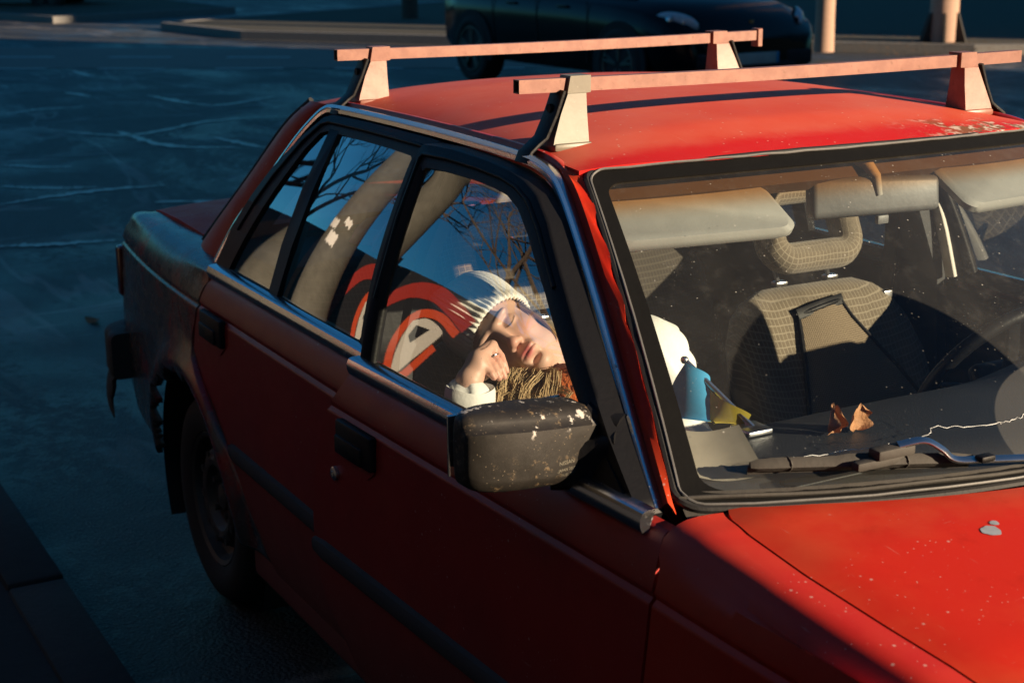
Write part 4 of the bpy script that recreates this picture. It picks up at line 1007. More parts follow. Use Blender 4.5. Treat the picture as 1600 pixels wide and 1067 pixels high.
def np_mesh(name, V, Fq, mat, parent=None, **p):
    me = bpy.data.meshes.new(name); me.vertices.add(len(V)); me.vertices.foreach_set('co', V.astype(np.float32).ravel())
    me.loops.add(Fq.size); me.loops.foreach_set('vertex_index', Fq.astype(np.int32).ravel()); me.polygons.add(len(Fq))
    me.polygons.foreach_set('loop_start', np.arange(0, Fq.size, Fq.shape[1], dtype=np.int32)); me.update(calc_edges=True); me.validate()
    return link(name, me, mat, parent, True, **p)
def relax(V, Fq, it=2, lam=.5):
    for _ in range(it):
        acc = np.zeros_like(V); cnt = np.zeros(len(V))
        for a, b_ in ((0, 1), (1, 2), (2, 3), (3, 0)):
            np.add.at(acc, Fq[:, a], V[Fq[:, b_]]); np.add.at(acc, Fq[:, b_], V[Fq[:, a]]); np.add.at(cnt, Fq[:, a], 1); np.add.at(cnt, Fq[:, b_], 1)
        V = V*(1-lam)+lam*acc/cnt[:, None]
    return V

hF = np.array((.845, -.468, .259)); hF /= np.linalg.norm(hF); hU = np.array((-.529, -.663, .527)); hU -= (hU @ hF)*hF; hU /= np.linalg.norm(hU)
c8, s8 = math.cos(R(9)), math.sin(R(9)); hF, hU = c8*hF+s8*hU, c8*hU-s8*hF; hL = np.cross(hU, hF)
HB = np.stack([hL, hF, hU], 1)                                  # columns: her left, forward, up
HS = .93; EYE = np.array((.1900, -.5620, .9840)); HC = EYE-HS*(HB @ np.array((0, .086, .010)))
hd = lambda x, y, z: HC+HS*(HB @ np.array((x, y, z), float))
person = empty('person', (.25, -.40, .40), 'person in white knit hat asleep with cheek on hand in the passenger seat', 'person')

f = Field((-.02, -.76, .42), (.62, -.12, 1.12), .0023)
E_ = lambda x, y, z, rx, ry, rz, k=.01, sub=False: f.ell(hd(x, y, z), (rx*HS, ry*HS, rz*HS), HB, k*HS, sub)
E_(0, -.012, .038, .074, .096, .088)
E_(0, .030, -.022, .058, .062, .082, .03)
E_(0, .052, -.066, .038, .038, .038, .025)
E_(0, .076, -.095, .018, .016, .015, .02)                       # chin
for s_ in (-1, 1):
    E_(s_*.037, .055, -.022, .024, .028, .026, .02)             # cheek
    E_(s_*.039, .022, -.066, .022, .036, .025, .02)             # jaw
    E_(s_*.026, .088, .030, .024, .010, .009, .012)             # brow
    E_(s_*.031, .099, .010, .016, .0115, .0105, .008, True)      # socket
    E_(s_*.031, .0755, .008, .0160, .0135, .0120, .007)         # closed lid
    E_(s_*.0125, .1015, -.033, .0075, .0095, .0065, .005)       # nostril wing
    E_(s_*.070, -.022, -.008, .008, .015, .026, .006)           # ear
f.cap(hd(0, .090, .018), hd(0, .1085, -.022), .0075, .0095, .012)
E_(0, .1120, -.0285, .0110, .0105, .0095, .007)                 # nose tip
E_(0, .092, -.060, .028, .012, .018, .010)                      # mouth mound
E_(-.009, .1005, -.0565, .0125, .0065, .0052, .004); E_(.009, .1005, -.0565, .0125, .0065, .0052, .004)
E_(0, .1000, -.0665, .0165, .0075, .0062, .004)
E_(0, .109, -.0613, .021, .006, .0011, .002, True)
E_(0, .093, -.080, .013, .010, .006, .008, True)
nb_ = np.array((.195, -.405, .86)); f.cap(hd(0, -.018, -.045), nb_, .052, .056, .03)
LS, RS = np.array((.150, -.215, .865)), np.array((.215, -.585, .79))
f.cap(LS, nb_-np.array((0, 0, .03)), .05, .055, .04); f.cap(RS, nb_-np.array((0, 0, .03)), .05, .055, .04)
f.cap(nb_-np.array((0, 0, .06)), (.19, -.40, .66), .10, .10, .05); f.cap((.19, -.40, .66), (.22, -.40, .50), .10, .11, .05)
EL = np.array((.275, -.690, .700)); f.cap(RS, EL, .042, .036, .02); WR = np.array((.2680, -.6685, .9270)); f.cap(EL, WR, .036, .0255, .02)
LE = np.array((.36, -.235, .66)); f.cap(LS, LE, .042, .035, .02)
# right hand, folded under the cheek
K_ = np.array([[.2434, -.6071, .9784], [.2488, -.6207, .9754], [.2545, -.6345, .9713], [.2599, -.6454, .9656]])
P_ = np.array([[.2568, -.597, .9605], [.2705, -.6099, .9546], [.277, -.6228, .9495], [.2813, -.6345, .9462]])
T_ = np.array([[.2734, -.5941, .9359], [.286, -.6052, .9296], [.2905, -.6183, .9303], [.2928, -.6302, .9326]])
for i in range(4):
    rk_ = (.0084, .0085, .0082, .0074)[i]; f.cap(WR*.7+K_[i]*.3, K_[i], .0165, .0115, .010); f.cap(K_[i], P_[i], rk_+.0008, rk_-.0002, .0015)
    md = P_[i]*.5+T_[i]*.5+np.array((.0015, -.0008, 0)); f.cap(P_[i], md, rk_-.0002, rk_-.0008, .001); f.cap(md, T_[i], rk_-.0008, rk_-.0020, .001)
f.ell((WR+K_[1:3].mean(0))/2, (.024, .017, .026), None, .012)
f.cap((.2600, -.655, .9400), (.2555, -.632, .9300), .0135, .0105, .008); f.cap((.2555, -.632, .9300), (.2525, -.612, .9330), .0105, .0085, .004)
V, Fq = f.surface(); V = relax(V, Fq, 1, .35)
body = np_mesh('body', V, Fq, 'skin')
q = (V-HC) @ HB/HS; x, y, z = q[:, 0], q[:, 1], q[:, 2]; ax_ = np.abs(x); face = (y > .02)
colr = np.tile(np.array((.64, .40, .31)), (len(V), 1)); gs = lambda *a: np.exp(-sum(((v_-c_)/s_)**2 for v_, c_, s_ in a))
def blend(m, c_): colr[:] = colr*(1-m[:, None])+np.array(c_)*m[:, None]
blend(.42*face*gs((ax_, .042, .020), (z, -.028, .020)), (.72, .26, .20)); blend(.40*face*gs((x, 0, .014), (z, -.028, .013)), (.68, .24, .19))
blend(.30*face*gs((ax_, .030, .018), (z, .010, .011)), (.50, .24, .22))
blend(np.clip(1.35*face*(gs((x, 0, .0205), (z, -.0565, .0052))+gs((x, 0, .018), (z, -.0665, .0066)))-.25, 0, 1)*(y > .075), (.55, .135, .13))
blend(.85*face*(ax_ < .0235)*np.exp(-((z+.0613+.0025*(ax_/.02)**2)/.0013)**2)*(y > .07), (.16, .03, .03))
lash = .0010+.0055*((ax_-.031)/.0155)**2; blend(.92*face*(np.abs(ax_-.031) < .0165)*np.exp(-((z-lash)/.0014)**2), (.04, .022, .015))
brow = .0325+.004*np.sin((ax_-.012)/.036*2.6); blend(.75*face*np.clip(1-np.abs((ax_-.031)/.0205)**6, 0, 1)*np.exp(-((z-brow)/.0027)**2), (.17, .09, .05))
blend(.5*face*gs((ax_, .0065, .003), (z, -.039, .0025)), (.25, .07, .05))
hand = V[:, 0]*0; d_k = np.min(np.linalg.norm(V[:, None, :]-T_[None], axis=-1), 1); blend(.5*np.exp(-(d_k/.012)**2), (.72, .28, .22))
d_k = np.min(np.linalg.norm(V[:, None, :]-P_[None], axis=-1), 1); blend(.3*np.exp(-(d_k/.009)**2), (.70, .30, .23))
ca = body.data.color_attributes.new('Col', 'FLOAT_COLOR', 'POINT'); ca.data.foreach_set('color', np.concatenate([colr, np.ones((len(V), 1))], 1).astype(np.float32).ravel())
child_at(body, person)
# ring on a finger
rm_ = Vector(K_[1]*.35+P_[1]*.65); dv = Vector(P_[1]-K_[1]).normalized(); e1 = dv.orthogonal().normalized(); e2 = dv.cross(e1)
child_at(G().add(*tube([rm_+e1*.0106*math.cos(2*math.pi*i/20)+e2*.0106*math.sin(2*math.pi*i/20) for i in range(20)], .0013, 6, tuple(dv), closed=True)).obj('finger_ring', 'silver'), person)
# eyelashes
g = G()
for s_ in (-1, 1):
    for i in range(11):
        xx = s_*(.018+.0255*i/10); zz = .0010+.0055*((abs(xx)-.031)/.0155)**2; yy = .0905-.5*max(0, abs(xx)-.031)*.8-.010*((abs(xx)-.031)/.0135)**2*.4
        a = hd(xx, yy-.003, zz+.0005); b_ = hd(xx+s_*.002, yy+.002, zz-.001); e = hd(xx+s_*.004, yy+.006, zz-.001); g.add(*tube([a, b_, e], .00045, 4, tuple(hU), scale=[1, .8, .2]))
child_at(g.obj('eyelashes', 'black_plastic', None, kind='stuff'), person)
# hat: ribbed beanie
ha = np.array((0, -.30, .954)); hb = np.array((1., 0, 0)); hc_ = np.cross(ha, hb)            # local axes of the hat
prof = [(-.004, .93), (-.006, .985), (-.002, 1.035), (.006, 1.05), (.016, 1.045), (.03, 1.06), (.05, 1.085), (.07, 1.075), (.088, 1.01), (.104, .89), (.118, .70), (.127, .45), (.131, .22), (.1325, .02)]
prof = [tuple(p) for p in smooth_path([(a, b_, 0) for a, b_ in prof], 44)]
na = 480; V = []; o0 = np.array((0, -.012, .024))
for (h_, k_, _) in prof:
    for i in range(na):
        a = 2*math.pi*i/na; aw = a+.018*math.sin(5*a+9*h_)+.012*math.sin(11*a-30*h_)+.05*h_*math.sin(3*a); rib = (math.cos(aw*46)*.5+.5)**.7; am = (.0048+.0014*math.sin(a*7+2)*math.sin(a*3))*min(1, k_*1.2); sl_ = .010*math.sin(2*a+.7)*max(0, h_)/.13
        r_ = k_+0; q = o0+ha*(h_*(1+.14*max(0, h_)/.13)+.006*math.sin(3*a+1)*h_/.13)+hb*((.0775*r_+am*(rib-.6)*1.0)*math.cos(a)+sl_)+hc_*-1*((.101*r_+am*(rib-.6))*math.sin(a)+.012*h_/.13)
        V.append(HC+HS*1.09*(HB @ (q+np.array((.003, -.004, .003)))))
hat = G().add(V, grid_faces(len(prof), na, True)); child_at(hat.obj('knit_hat', 'knit'), person)
# hair
def strand_set(n, f0, f1, seed, r=.0011, wig=.003):
    rr = np.random.default_rng(seed); g = G()
    for i in range(n):
        t = rr.uniform(); a, m_, b_ = f0(t, rr), None, f1(t, rr); m_ = (a+b_)/2+np.array((.012, -.012, .012))*rr.normal(.6, .6)+rr.normal(0, wig, 3)
        P = smooth_path([a, a*.6+m_*.4+rr.normal(0, wig*.5, 3), m_, m_*.4+b_*.6+rr.normal(0, wig*.6, 3), b_], 9); g.add(*tube(P, r*rr.uniform(.6, 1.3), 4, (.3, -.8, .4), scale=[1, 1, 1, 1, 1, .9, .8, .6, .25]))
    return g
L3 = lambda p, q_, t: np.array(p)*(1-t)+np.array(q_)*t
g = G(); rr = np.random.default_rng(12)
for lk in range(26):                                            # locks of hair falling over the collar
    t = .72*(lk+.5)/26+rr.normal(0, .04); a = L3((.205, -.552, .912), (.272, -.462, .915), t); b_ = L3((.268, -.618, .862), (.372, -.492, .866), t+rr.normal(0, .14))
    m1 = L3(a, b_, .35)+np.array((.016, -.010, .012))+rr.normal(0, .010, 3); m2 = L3(a, b_, .7)+np.array((.010, -.010, .006))+rr.normal(0, .013, 3)
    for k in range(22):
        o_ = rr.normal(0, .0042, 3); w1 = rr.normal(0, .0012, 3)
        P = smooth_path([a+o_, m1+o_*1.2+w1, m2+o_*.8-w1, b_+o_*.35+rr.normal(0, .0015, 3)], 10); g.add(*tube(P, .00065*rr.uniform(.7, 1.4), 3, (.3, -.8, .4), scale=[1]*6+[.9, .8, .6, .25]))
for lk in range(9):                                             # wisps at the temple under the brim
    for k in range(14):
        a = HC+HS*HB @ np.array((.070, .004+.004*lk, .030-.002*lk)); b_ = HC+HS*HB @ np.array((.058, .012+.003*lk, -.050-.006*lk)); o_ = rr.normal(0, .002, 3)
        P = smooth_path([a+o_, L3(a, b_, .5)+HB @ np.array((.008, .002, 0))+o_, b_+o_*1.5], 7); g.add(*tube(P, .0006, 3, (.3, -.8, .4), scale=[1]*5+[.7, .3]))
child_at(g.obj('hair', 'hair_strands', None, kind='stuff'), person)
# jacket
f = Field((-.02, -.80, .40), (.56, -.08, 1.0), .0052)
f.cap((.215, -.40, .46), (.20, -.40, .70), .150, .150, .05); f.cap((.20, -.40, .70), nb_-np.array((.01, 0, .06)), .15, .085, .05)
f.cap(LS, nb_-np.array((0, 0, .05)), .096, .07, .05); f.cap(RS, nb_-np.array((0, 0, .05)), .075, .07, .05)
f.cap(LS, LE, .096, .080, .03); f.cap(RS, EL, .066, .058, .03); CW = WR*.86+EL*.14; f.cap(EL, CW, .058, .042, .03)
V, Fq = f.surface(); V = relax(V, Fq, 3, .5)
dn = .006*np.sin(V[:, 2]*95+4*np.sin(V[:, 1]*30)+3*np.sin(V[:, 0]*26))+.004*np.sin(V[:, 1]*110+V[:, 2]*60+5*np.sin(V[:, 0]*22))
cen = np.stack([np.full(len(V), .21), np.clip(V[:, 1], -.5, -.3), V[:, 2]], 1); nr_ = V-cen; nr_ /= np.linalg.norm(nr_, axis=1)[:, None]+1e-6; V = V+nr_*dn[:, None]
child_at(np_mesh('jacket', V, Fq, 'white_jacket'), person)
# cuff
dv = Vector(WR-EL).normalized(); e1 = dv.orthogonal().normalized(); e2 = dv.cross(e1); pr = []; V = []
for t, r_ in ((-.050, .043), (-.046, .0465), (-.03, .0475), (-.008, .0465), (.000, .044), (-.002, .0395), (-.02, .036)):
    for i in range(36):
        a = 2*math.pi*i/36; rr = r_*(1+.045*math.sin(3*a+1)+.03*math.sin(5*a)); c = Vector(WR)-dv*.012; V.append(c+dv*(t+.004*math.sin(2*a))+e1*rr*math.cos(a)+e2*rr*math.sin(a))
child_at(G().add(V, grid_faces(7, 36, True)).obj('cuff', 'white_jacket'), person)
# fuzzy orange collar
f = Field((.02, -.60, .72), (.42, -.24, 1.02), .004)
ring_ = [nb_+np.array((.070*math.cos(a)+.042, .078*math.sin(a)-.004, .034+.02*math.cos(a*2))) for a in np.linspace(0, 2*math.pi, 15)]
for i in range(14): f.cap(ring_[i], ring_[i+1], .028, .028, .012)
f.cap(ring_[1], (.335, -.40, .80), .028, .024, .015); f.cap(ring_[12], (.33, -.47, .80), .028, .024, .015)
V, Fq = f.surface(); V = relax(V, Fq, 1, .4); V = V+rng.normal(0, .0012, V.shape); child_at(np_mesh('collar', V, Fq, 'orange_fleece'), person)
# trousers
f = Field((.05, -.62, .22), (1.0, -.20, .64), .008)
for s_ in (-1, 1):
    f.cap((.22, -.40+s_*.075, .47), (.66, -.41+s_*.09, .53), .085, .062, .03); f.cap((.66, -.41+s_*.09, .53), (.86, -.41+s_*.08, .30), .060, .045, .02)
V, Fq = f.surface(); child_at(np_mesh('trousers', relax(V, Fq, 2), Fq, 'trouser'), person)
# ------------------------------------------------------------------ ground
mesh('road', [(-160, -40, 0), (60, -40, 0), (60, 160, 0), (-160, 160, 0)], [(0, 1, 2, 3)], 'asphalt', None, False, kind='structure')
KY = -1.134
pv = mesh('pavement', [(-160, -40, .105), (60, -40, .105), (60, KY-.14, .105), (-160, KY-.14, .105)], [(0, 1, 2, 3)], 'pavement_mat', None, False, kind='structure')
kb = empty('kerb', (0, KY, 0)); kb['kind'] = 'structure'
V, F = rbox((0, 0, 0), (.992, .145, .26), .012, 2); base = G().add(V, F).obj('kerb_stone', 'kerb_concrete', kb); base.location = (-.62, -.0725, -.012)
for i in range(-14, 6):
    if i == 0: continue
    o = base.copy(); COL.objects.link(o); o.parent = kb; o.location = (-.62+i*1.0, -.0725+rng.normal(0, .004), -.012+rng.normal(0, .004)); o.rotation_euler = (0, 0, rng.normal(0, .004))
# side street beyond: a reddish lane with dashes, far islands with pale kerbs
def sheet(name, pts, z, mat, kind='structure'): return mesh(name, [(x, y, z) for x, y in pts], [tuple(range(len(pts)))], mat, None, False, kind=kind)
def along(p0, p1, t): return (p0[0]+(p1[0]-p0[0])*t, p0[1]+(p1[1]-p0[1])*t)
sheet('cycle_lane', [(-24.5, -1), (-17.0, 9.5), (-14.2, 8.2), (-20.0, -1)], .004, 'red_lane_mat')
mk = 0
def dash(x0, y0, x1, y1, w_=.14):
    d_ = Vector((x1-x0, y1-y0)).normalized(); n_ = Vector((-d_.y, d_.x))*w_/2
    mesh('lane_marking', [(x0+n_.x, y0+n_.y, .008), (x1+n_.x, y1+n_.y, .008), (x1-n_.x, y1-n_.y, .008), (x0-n_.x, y0-n_.y, .008)], [(0, 1, 2, 3)], 'lane_paint', None, False, kind='structure')
for i in range(7):
    t0 = .06+i*.14; a = along((-22.2, -1), (-15.6, 8.9), t0); c = along((-22.2, -1), (-15.6, 8.9), t0+.075); dash(*a, *c)
    a = along((-19.9, -1), (-14.1, 8.2), t0-.03); c = along((-19.9, -1), (-14.1, 8.2), t0+.05); dash(*a, *c, .12)
def island(name, pts, mat='verge', h=.12):
    V, F = slab([(x, y, -.02) for x, y in pts], (0, 0, h+.02)); mesh(name, V, F, mat, None, False, kind='structure')
    P = [(x, y, h*.5+.006) for x, y in pts]+[(pts[0][0], pts[0][1], h*.5+.006)]; V, F = sweep(P, [(-.07, -h*.55), (.07, -h*.55), (.07, h*.55), (-.07, h*.55)], (0, 0, 1)); mesh(name+'_kerb', V, F, 'kerb_pale', None, False, kind='structure')

island('far_verge', [(-24.5, 6.2), (-21.5, 6.6), (-17.6, 9.6), (-15.8, 11.4), (-13.0, 14.0), (-11.6, 16.4), (-22, 30), (-34, 24)])
island('side_verge', [(-40, -6), (-31, 4.0), (-27.6, 5.0), (-29, 9), (-45, 9)])
# streaks of light thrown by windows, painted as pale strips
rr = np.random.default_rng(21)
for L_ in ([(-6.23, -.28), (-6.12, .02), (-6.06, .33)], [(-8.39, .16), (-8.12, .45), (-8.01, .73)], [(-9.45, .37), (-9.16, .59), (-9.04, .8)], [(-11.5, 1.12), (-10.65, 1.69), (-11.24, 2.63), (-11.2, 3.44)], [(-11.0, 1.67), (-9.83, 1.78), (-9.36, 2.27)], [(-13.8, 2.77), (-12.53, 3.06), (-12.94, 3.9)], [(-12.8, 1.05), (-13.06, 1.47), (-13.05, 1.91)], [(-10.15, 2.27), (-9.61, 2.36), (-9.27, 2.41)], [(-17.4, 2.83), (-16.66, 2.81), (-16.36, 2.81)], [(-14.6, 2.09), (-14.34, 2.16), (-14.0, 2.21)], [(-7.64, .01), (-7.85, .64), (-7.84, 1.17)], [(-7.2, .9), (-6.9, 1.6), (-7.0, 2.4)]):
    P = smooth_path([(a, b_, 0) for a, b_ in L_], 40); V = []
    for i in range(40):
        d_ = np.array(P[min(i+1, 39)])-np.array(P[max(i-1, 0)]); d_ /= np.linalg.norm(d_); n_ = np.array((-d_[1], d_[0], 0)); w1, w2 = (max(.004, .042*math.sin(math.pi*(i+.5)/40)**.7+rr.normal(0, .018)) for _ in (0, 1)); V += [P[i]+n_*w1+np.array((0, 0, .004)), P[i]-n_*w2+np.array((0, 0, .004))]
    mesh('light_streak', V, grid_faces(40, 2), 'light_streak_mat', None, False, kind='structure')
# leaf on the road
V = [(-4.228+.06*math.cos(a)*(1+.3*math.sin(3*a)), -.274+.03*math.sin(a), .012+.01*math.sin(2*a)) for a in np.linspace(0, 2*math.pi, 12)[:-1]]
mesh('fallen_leaf', V, [tuple(range(11))], 'leaf_litter', None, False, label='single brown leaf lying on the road behind the car', category='leaf')
g = G(); rr = np.random.default_rng(4)
for i in range(420):
    t = rr.uniform(); cx, cy = -14.6+rr.uniform(-1.5, 2.6), 13.4+rr.uniform(-1.6, 1.8); a = rr.uniform(0, 6); s_ = rr.uniform(.012, .032)
    g.add([(cx+s_*math.cos(a+k*1.57)*(1 if k % 2 else .5), cy+s_*math.sin(a+k*1.57)*(1 if k % 2 else .5), .125+rr.uniform(0, .012)) for k in range(4)], [(0, 1, 2, 3)])
g.obj('leaf_litter', 'leaf_litter', None, False, kind='stuff')

# ------------------------------------------------------------------ posts behind
def post(x, y, r, name, label, fins=False, mat='concrete'):
    e = empty(name, (x, y, .1), label, 'post'); H_ = 7
    child_at(G().add(*tube([(x, y, .1), (x, y, .5), (x, y, 1.5), (x, y, H_)], r, 28, (1, 0, 0), scale=[1.08, 1.0, .97, .7])).obj('shaft', mat), e)
    if fins:
        for k in range(6):
            a = R(60*k+20); d_ = Vector((math.cos(a), math.sin(a), 0)); n_ = Vector((-d_.y, d_.x, 0))*.015; b0_ = Vector((x, y, .1))
            child_at(G().add(*slab([b0_+d_*r*.8-n_, b0_+d_*(r+.16)-n_, b0_+d_*(r+.02)-n_+Vector((0, 0, .42)), b0_+d_*r*.8-n_+Vector((0, 0, .42))], n_*2)).obj('base_fin', 'dusty_black'), e)
    return e
post(-13.45, 11.75, .125, 'lamp_post', 'slim pale post standing just right of the black car', mat='post_pink')
post(-13.75, 14.15, .20, 'column', 'thicker sunlit post with flared base at the top right', True, mat='post_pink')

o = G().add(*tube([(-23.3, 10.4, .1), (-23.3, 10.4, 1.2), (-23.2, 10.5, 5)], .13, 12, (1, 0, 0), scale=[1.2, 1, .7])); tr = empty('street_tree', (-23.3, 10.4, .1), 'thin dark tree trunk on the far verge at the top of the picture', 'tree'); child_at(o.obj('trunk', 'bark'), tr)

# ------------------------------------------------------------------ black car behind, facing us
def suv(loc, rz, label):
    e = empty('black_car', (*loc, 0), label, 'car', 'dark cars parked across the street'); e.rotation_euler = (0, 0, R(rz))
    def sect(a, pts, n=1): return [(a, b_, z) for b_, z in pts]
    half = lambda w_, z0, zs, zt, wt: [(-w_*.90, z0), (-w_*.985, z0+.12), (-w_, zs-.22), (-w_*.985, zs-.05), (-w_*.94, zs), (-wt, zt-.03), (-wt*.9, zt), (0, zt+.02), (wt*.9, zt), (wt, zt-.03), (w_*.94, zs), (w_*.985, zs-.05), (w_, zs-.22), (w_*.985, z0+.12), (w_*.90, z0)]
    st = [(-3.70, .80, .48, .92, .95, .70), (-3.62, .88, .34, .98, 1.02, .76), (-3.2, .95, .28, 1.02, 1.06, .80), (-2.0, .965, .27, 1.02, 1.06, .80), (-.9, .965, .27, 1.01, 1.05, .80), (-.2, .965, .27, .98, 1.06, .78), (.3, .955, .28, .93, 1.02, .74), (.60, .93, .30, .86, .96, .68), (.80, .87, .31, .78, .86, .60), (.92, .76, .33, .68, .74, .55), (.965, .62, .36, .60, .64, .45)]
    V = []
    for s_ in st: V += sect(s_[0], half(s_[1], s_[2], s_[3], s_[4], s_[5]))
    m = 15; body_ = G().add(V, grid_faces(len(st), m)+[tuple(range(m)), tuple((len(st)-1)*m+j for j in range(m))[::-1]]).obj('body', 'suv_paint', e, sharp=60)
    V = []
    for a, z, w_ in ((-3.5, 1.03, .78), (-3.2, 1.55, .62), (-2.4, 1.68, .60), (-1.4, 1.68, .60), (-.75, 1.45, .64), (.0, 1.04, .76)): V += [(a, -w_, z), (a, -w_*.6, z+.03), (a, w_*.6, z+.03), (a, w_, z)]
    gh = G().add(V, grid_faces(6, 4)); V2 = []
    for a0, a1, z in ((-3.5, .0, 1.03), (-3.2, -.75, 1.5)): pass
    for s_ in (-1, 1): gh.add([(-3.5, s_*.78, 1.02), (-3.2, s_*.62, 1.55), (-2.4, s_*.60, 1.68), (-1.4, s_*.60, 1.68), (-.75, s_*.64, 1.45), (0, s_*.76, 1.02)], [(0, 1, 2, 3, 4, 5)])
    gh.obj('cabin', 'window_dark', e, sharp=30)
    for s_ in (-1, 1):
        V = []                                             # headlamp: long almond with two round lenses
        for i in range(9):
            for j in range(20):
                t, a = i/8*math.pi/2, 2*math.pi*j/20; rr = math.cos(t); V.append((.66+.10*math.sin(t)-.20*rr*math.cos(a)*-.9*-1, s_*(.76-.0*math.sin(t)+.20*rr*math.cos(a)*.62), .815+.10*rr*math.sin(a)+.06*rr*math.cos(a)*.6+.02*math.sin(t)))
        hl = G().add(V, grid_faces(9, 20, True)).obj('headlight', 'lamp_lens', e)
        for k in (0, 1):
            c = Vector((.765-.10*k, s_*(.72+.09*k), .82+.02*k)); G().add(*sweep([c-Vector((.05, 0, 0)), c, c+Vector((.012, 0, 0))], circ(.052, 16), (0, 0, 1), scale=[1, 1, .8])).obj('lamp_lens', 'silver', hl)
        G().add(*rbox((.86, s_*.66, .60), (.05, .24, .028), .01)).obj('side_lamp', 'lamp_lens', e)
        G().add(*rbox((.93, s_*.55, .46), (.10, .34, .15), .03)).obj('air_intake', 'inner_dark', e)
        for a in (0, -2.86):
            w_ = empty('wheel', (0, 0, 0)); w_.parent = e; n = 40; pr = [(.80, .20), (.955, .25), (.985, .28), (.99, .33), (.97, .365), (.90, .375), (.74, .375)]; V = []
            for i in range(n):
                q = 2*math.pi*i/n; V += [(a+r_*math.cos(q), s_*b_, .375+r_*math.sin(q)) for b_, r_ in pr]
            F = [(i*7+k, i*7+k+1, ((i+1) % n)*7+k+1, ((i+1) % n)*7+k) for i in range(n) for k in range(6)]; G().add(V, F).obj('tyre', 'tyre', w_)
            g = G().add(*sweep([(a, s_*.93, .375), (a, s_*.945, .375)], circ(.25, 30), (0, 0, 1)))
            g.obj('rim_dish', 'inner_dark', w_)
            g = G().add(*tube([(a+.245*math.cos(2*math.pi*i/30), s_*.975, .375+.245*math.sin(2*math.pi*i/30)) for i in range(30)], .012, 6, (0, 1, 0), closed=True))
            for k in range(5):
                for dq in (-.13, .13):
                    q = 2*math.pi*k/5+.3; g.add(*sweep([(a+.05*math.cos(q), s_*.965, .375+.05*math.sin(q)), (a+.24*math.cos(q+dq), s_*.975, .375+.24*math.sin(q+dq))], rrect(.028, .02, .005, 1), (0, 1, 0)))
            g.obj('rim', 'dull_rim', w_)
            V = [(a+.44*math.cos(q), s_*.9685, .375+.44*math.sin(q)) for q in np.linspace(-.25, math.pi+.25, 26)]
            G().add(*slab(V, (0, -s_*.03, 0))).obj('wheel_arch', 'inner_dark', e)
        for a in (-.75, -1.75): G().add(*rbox((a-.25, s_*.968, .92), (.20, .02, .03), .008)).obj('door_handle', 'suv_paint', e)
        for a in (-.55, -1.5, -2.4): G().add(*rbox((a, s_*.967, .68), (.008, .006, .62), .0)).obj('door_gap', 'inner_dark', e)
    pl_ = G().add(*rbox((.985, 0, .47), (.012, .52, .11), .004)).obj('number_plate', 'lane_paint', e)
    G().add(*rbox((.993, .245, .47), (.006, .03, .105), .001)).obj('plate_band', 'flag_blue', pl_)
    G().add(*rbox((.955, 0, .38), (.06, 1.0, .10), .02)).obj('lower_grille', 'inner_dark', e)
    c = Vector((.87, 0, .80)); G().add(*rbox(c, (.02, .05, .06), .008)).obj('bonnet_badge', 'amber_lens', e)
    return e
suv((-10.5, 7.55), 3, 'glossy black car with round-lens headlamps parked behind the roof bars')
suv((-33.0, 6.4), 60, 'dark car far off at the top left edge')

# ------------------------------------------------------------------ across the pavement, seen in the side glass: painted wall, concrete post, bare tree
wl = empty('painted_wall', (-9, -4.2, .1), 'black wall with orange and white spray painting, mirrored in the side windows', 'wall')
WY = -4.2
child_at(G().add(*rbox((-8.0, WY-.1, 1.2), (20, .2, 2.4), .01)).obj('wall_body', 'wall_black'), wl)
def spray(pts, mat, z=0.004): 
    child_at(G().add(*slab([(x, WY+z, y) for x, y in pts], (0, -.003, 0))).obj('painted_shape', mat, None, False), wl)
def band(P, w_, mat, z): 
    P = smooth_path([(a, b_, 0) for a, b_ in P], 26); A, B_ = [], []
    for i, p in enumerate(P):
        t = np.array(P[min(i+1, 25)])-np.array(P[max(i-1, 0)]); t /= np.linalg.norm(t); n_ = np.array((-t[1], t[0])); A.append((p[0]+n_[0]*w_/2, p[1]+n_[1]*w_/2)); B_.append((p[0]-n_[0]*w_/2, p[1]-n_[1]*w_/2))
    g = G(); V = [(x, WY+z, y) for x, y in A+B_]; g.add(V, grid_faces(2, 26)); child_at(g.obj('painted_shape', mat, None, False), wl)
band([(-10.2, .2), (-9.8, 1.3), (-9.2, 2.15), (-8.6, 2.35), (-8.1, 1.7), (-7.6, 2.25), (-7.0, 2.35)], .38, 'spray_orange', .005)
band([(-7.2, .2), (-6.9, 1.2), (-6.3, 2.0), (-5.7, 2.22), (-5.2, 2.16), (-4.75, 2.02)], .30, 'spray_red', .007)
band([(-5.62, .55), (-5.80, 1.2), (-5.72, 1.75), (-5.30, 1.92), (-4.85, 1.80)], .15, 'spray_orange', .009); band([(-5.62, .5), (-5.35, .85), (-5.08, 1.45)], .12, 'spray_orange', .010)
spray([(p_[0], p_[1]) for p_ in smooth_path([(-5.70, 1.66, 0), (-5.45, 1.80, 0), (-5.10, 1.74, 0), (-5.12, 1.55, 0), (-5.32, 1.12, 0), (-5.55, .72, 0), (-5.66, 1.0, 0), (-5.71, 1.35, 0)], 40)], 'spray_white', .012)
spray([(-5.58, 1.62), (-5.30, 1.66), (-5.50, 1.32), (-5.60, 1.40)], 'wall_black', .016)
cp_ = empty('concrete_post', (-5.45, -3.05, .1), 'stout concrete lamp post with torn stickers, mirrored in the rear side window', 'post')
child_at(G().add(*tube([(-5.45, -3.05, .1), (-5.45, -3.05, 1), (-5.45, -3.05, 2.5), (-5.45, -3.05, 5), (-5.45, -3.05, 9)], .30, 30, (1, 0, 0), scale=[1.3, 1.15, 1.0, .8, .6])).obj('shaft', 'concrete'), cp_)
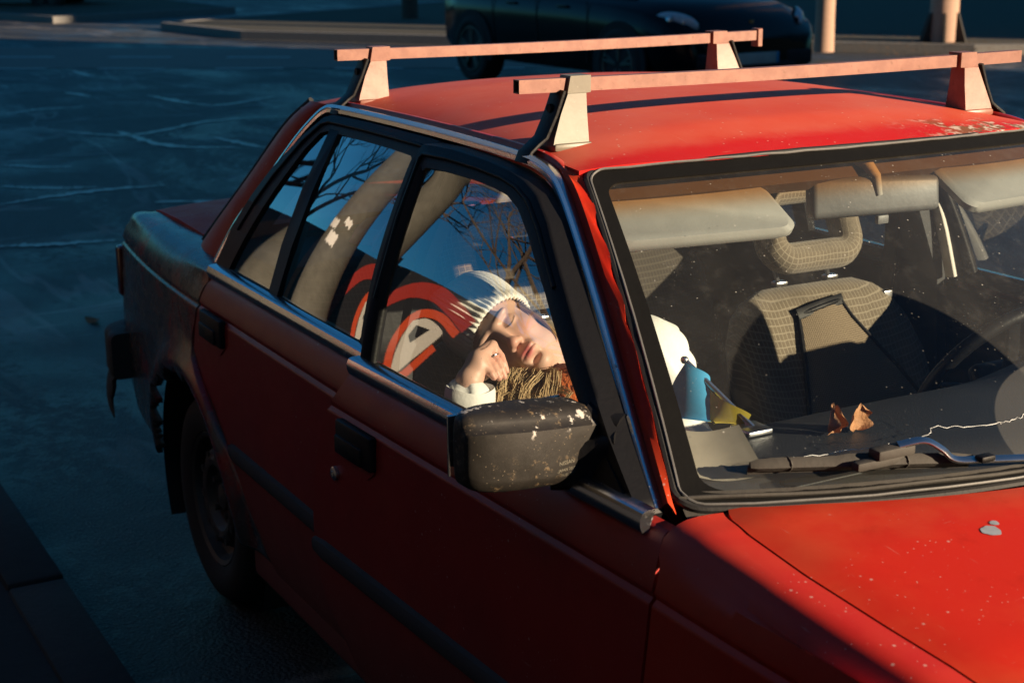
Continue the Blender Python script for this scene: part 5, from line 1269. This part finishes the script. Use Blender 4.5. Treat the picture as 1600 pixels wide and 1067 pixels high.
for k, (a0, a1, z0, z1) in enumerate(((35, 70, 1.75, 1.92), (60, 95, 1.95, 2.08), (20, 45, 2.1, 2.2))):
    V = [(-5.45+.325*(1-.0*z)*math.cos(R(a))*(1 if True else 0), -3.05+.325*math.sin(R(a)), z+.02*math.sin(a*.5)) for z in (z0, z1) for a in np.linspace(a0, a1, 8)]
    child_at(G().add(V, grid_faces(2, 8)).obj('torn_sticker', 'poster_white'), cp_)
def bare_tree(x, y, seed, label, H_=3.2):
    rr = random.Random(seed); e = empty('bare_tree', (x, y, .1), label, 'tree'); g = G(); tw = G()
    def br(p, d_, L_, r_, lev):
        P = [p]; q = d_.copy()
        for i in range(4): q = (q+Vector((rr.gauss(0, .13), rr.gauss(0, .13), rr.gauss(.04, .08)))).normalized(); P.append(P[-1]+q*L_/4)
        (g if lev < 2 else tw).add(*tube(P, r_, 6 if lev < 2 else 4, (1, .2, .1), scale=[1, .9, .8, .7, .55]))
        if lev >= 4: return
        for i in range(4 if lev else 5):
            a = P[rr.choice((2, 3, 4, 4))]; n_ = Vector((rr.gauss(0, 1), rr.gauss(0, 1), rr.gauss(.3, .6))).normalized(); br(a, (q*.75+n_*.75).normalized(), L_*rr.uniform(.55, .75), r_*.52, lev+1)
    br(Vector((x, y, .1)), Vector((0, 0, 1)), H_, .11, 0); child_at(g.obj('trunk', 'bark'), e); child_at(tw.obj('crown', 'bark', None, kind='stuff'), e)
bare_tree(-9.3, -3.2, 5, 'bare leafless tree beside the painted wall, mirrored in the rear side window', 2.9)
bare_tree(-3.6, -5.2, 11, 'bare leafless tree behind the painted wall, mirrored in the front side window', 3.2)

# ------------------------------------------------------------------ unseen houses added to keep the street in shade and block sky light
ux, uy = math.cos(R(SUN_AZ)), math.sin(R(SUN_AZ))
def house(q0, q1, s0, s1, H_, label, extra=0):
    e = empty('shade_house', (ux*(s0+s1)/2-uy*(q0+q1)/2, uy*(s0+s1)/2+ux*(q0+q1)/2, 0), label, 'building', 'unseen houses added for shade'); e.rotation_euler = (0, 0, R(SUN_AZ))
    w_, d_ = q1-q0, s1-s0
    G().add(*rbox((0, 0, H_/2), (d_, w_, H_), .05)).obj('wall', 'facade', e); G().add(*rbox((0, 0, H_+.15), (d_+.3, w_+.1, .3), .05)).obj('roof', 'grey_trim', e)
    nst, nwin = int(H_/3), max(1, int(w_/2.6)); proto = None
    for i in range(nst):
        for j in range(nwin):
            loc_ = (-d_/2-.02, -w_/2+w_*(j+.5)/nwin, 1.6+3*i)
            if proto is None: proto = G().add(*rbox((0, 0, 0), (.08, 1.2, 1.5), .02)).obj('window', 'window_dark', e); proto.location = loc_
            else: o = proto.copy(); COL.objects.link(o); o.parent = e; o.location = loc_
house(1.22, 16.6, 24, 36, 19, 'long unseen house added for shade, ahead and left of the red car')
house(20.3, 48, 24, 36, 17, 'second unseen house added for shade, further left, past a gap')
house(-24, -3.0, 22, 34, 15, 'unseen house added for shade ahead, on the pavement side of the car')
e_ = empty('shade_house', (11, -13.5, 0), 'unseen house added to block sky light, along the pavement beside the bonnet', 'building', 'unseen houses added for shade')
G().add(*rbox((0, 0, 7), (25, 9, 14), .05)).obj('wall', 'facade_dark', e_); G().add(*rbox((0, 0, 14.15), (25.3, 9.3, .3), .05)).obj('roof', 'grey_trim', e_)
for i in range(4):
    for j in range(9): o = G().add(*rbox((-11+j*2.7, 4.5, 1.7+3.2*i), (1.2, .08, 1.6), .02)).obj('window', 'window_dark', e_)
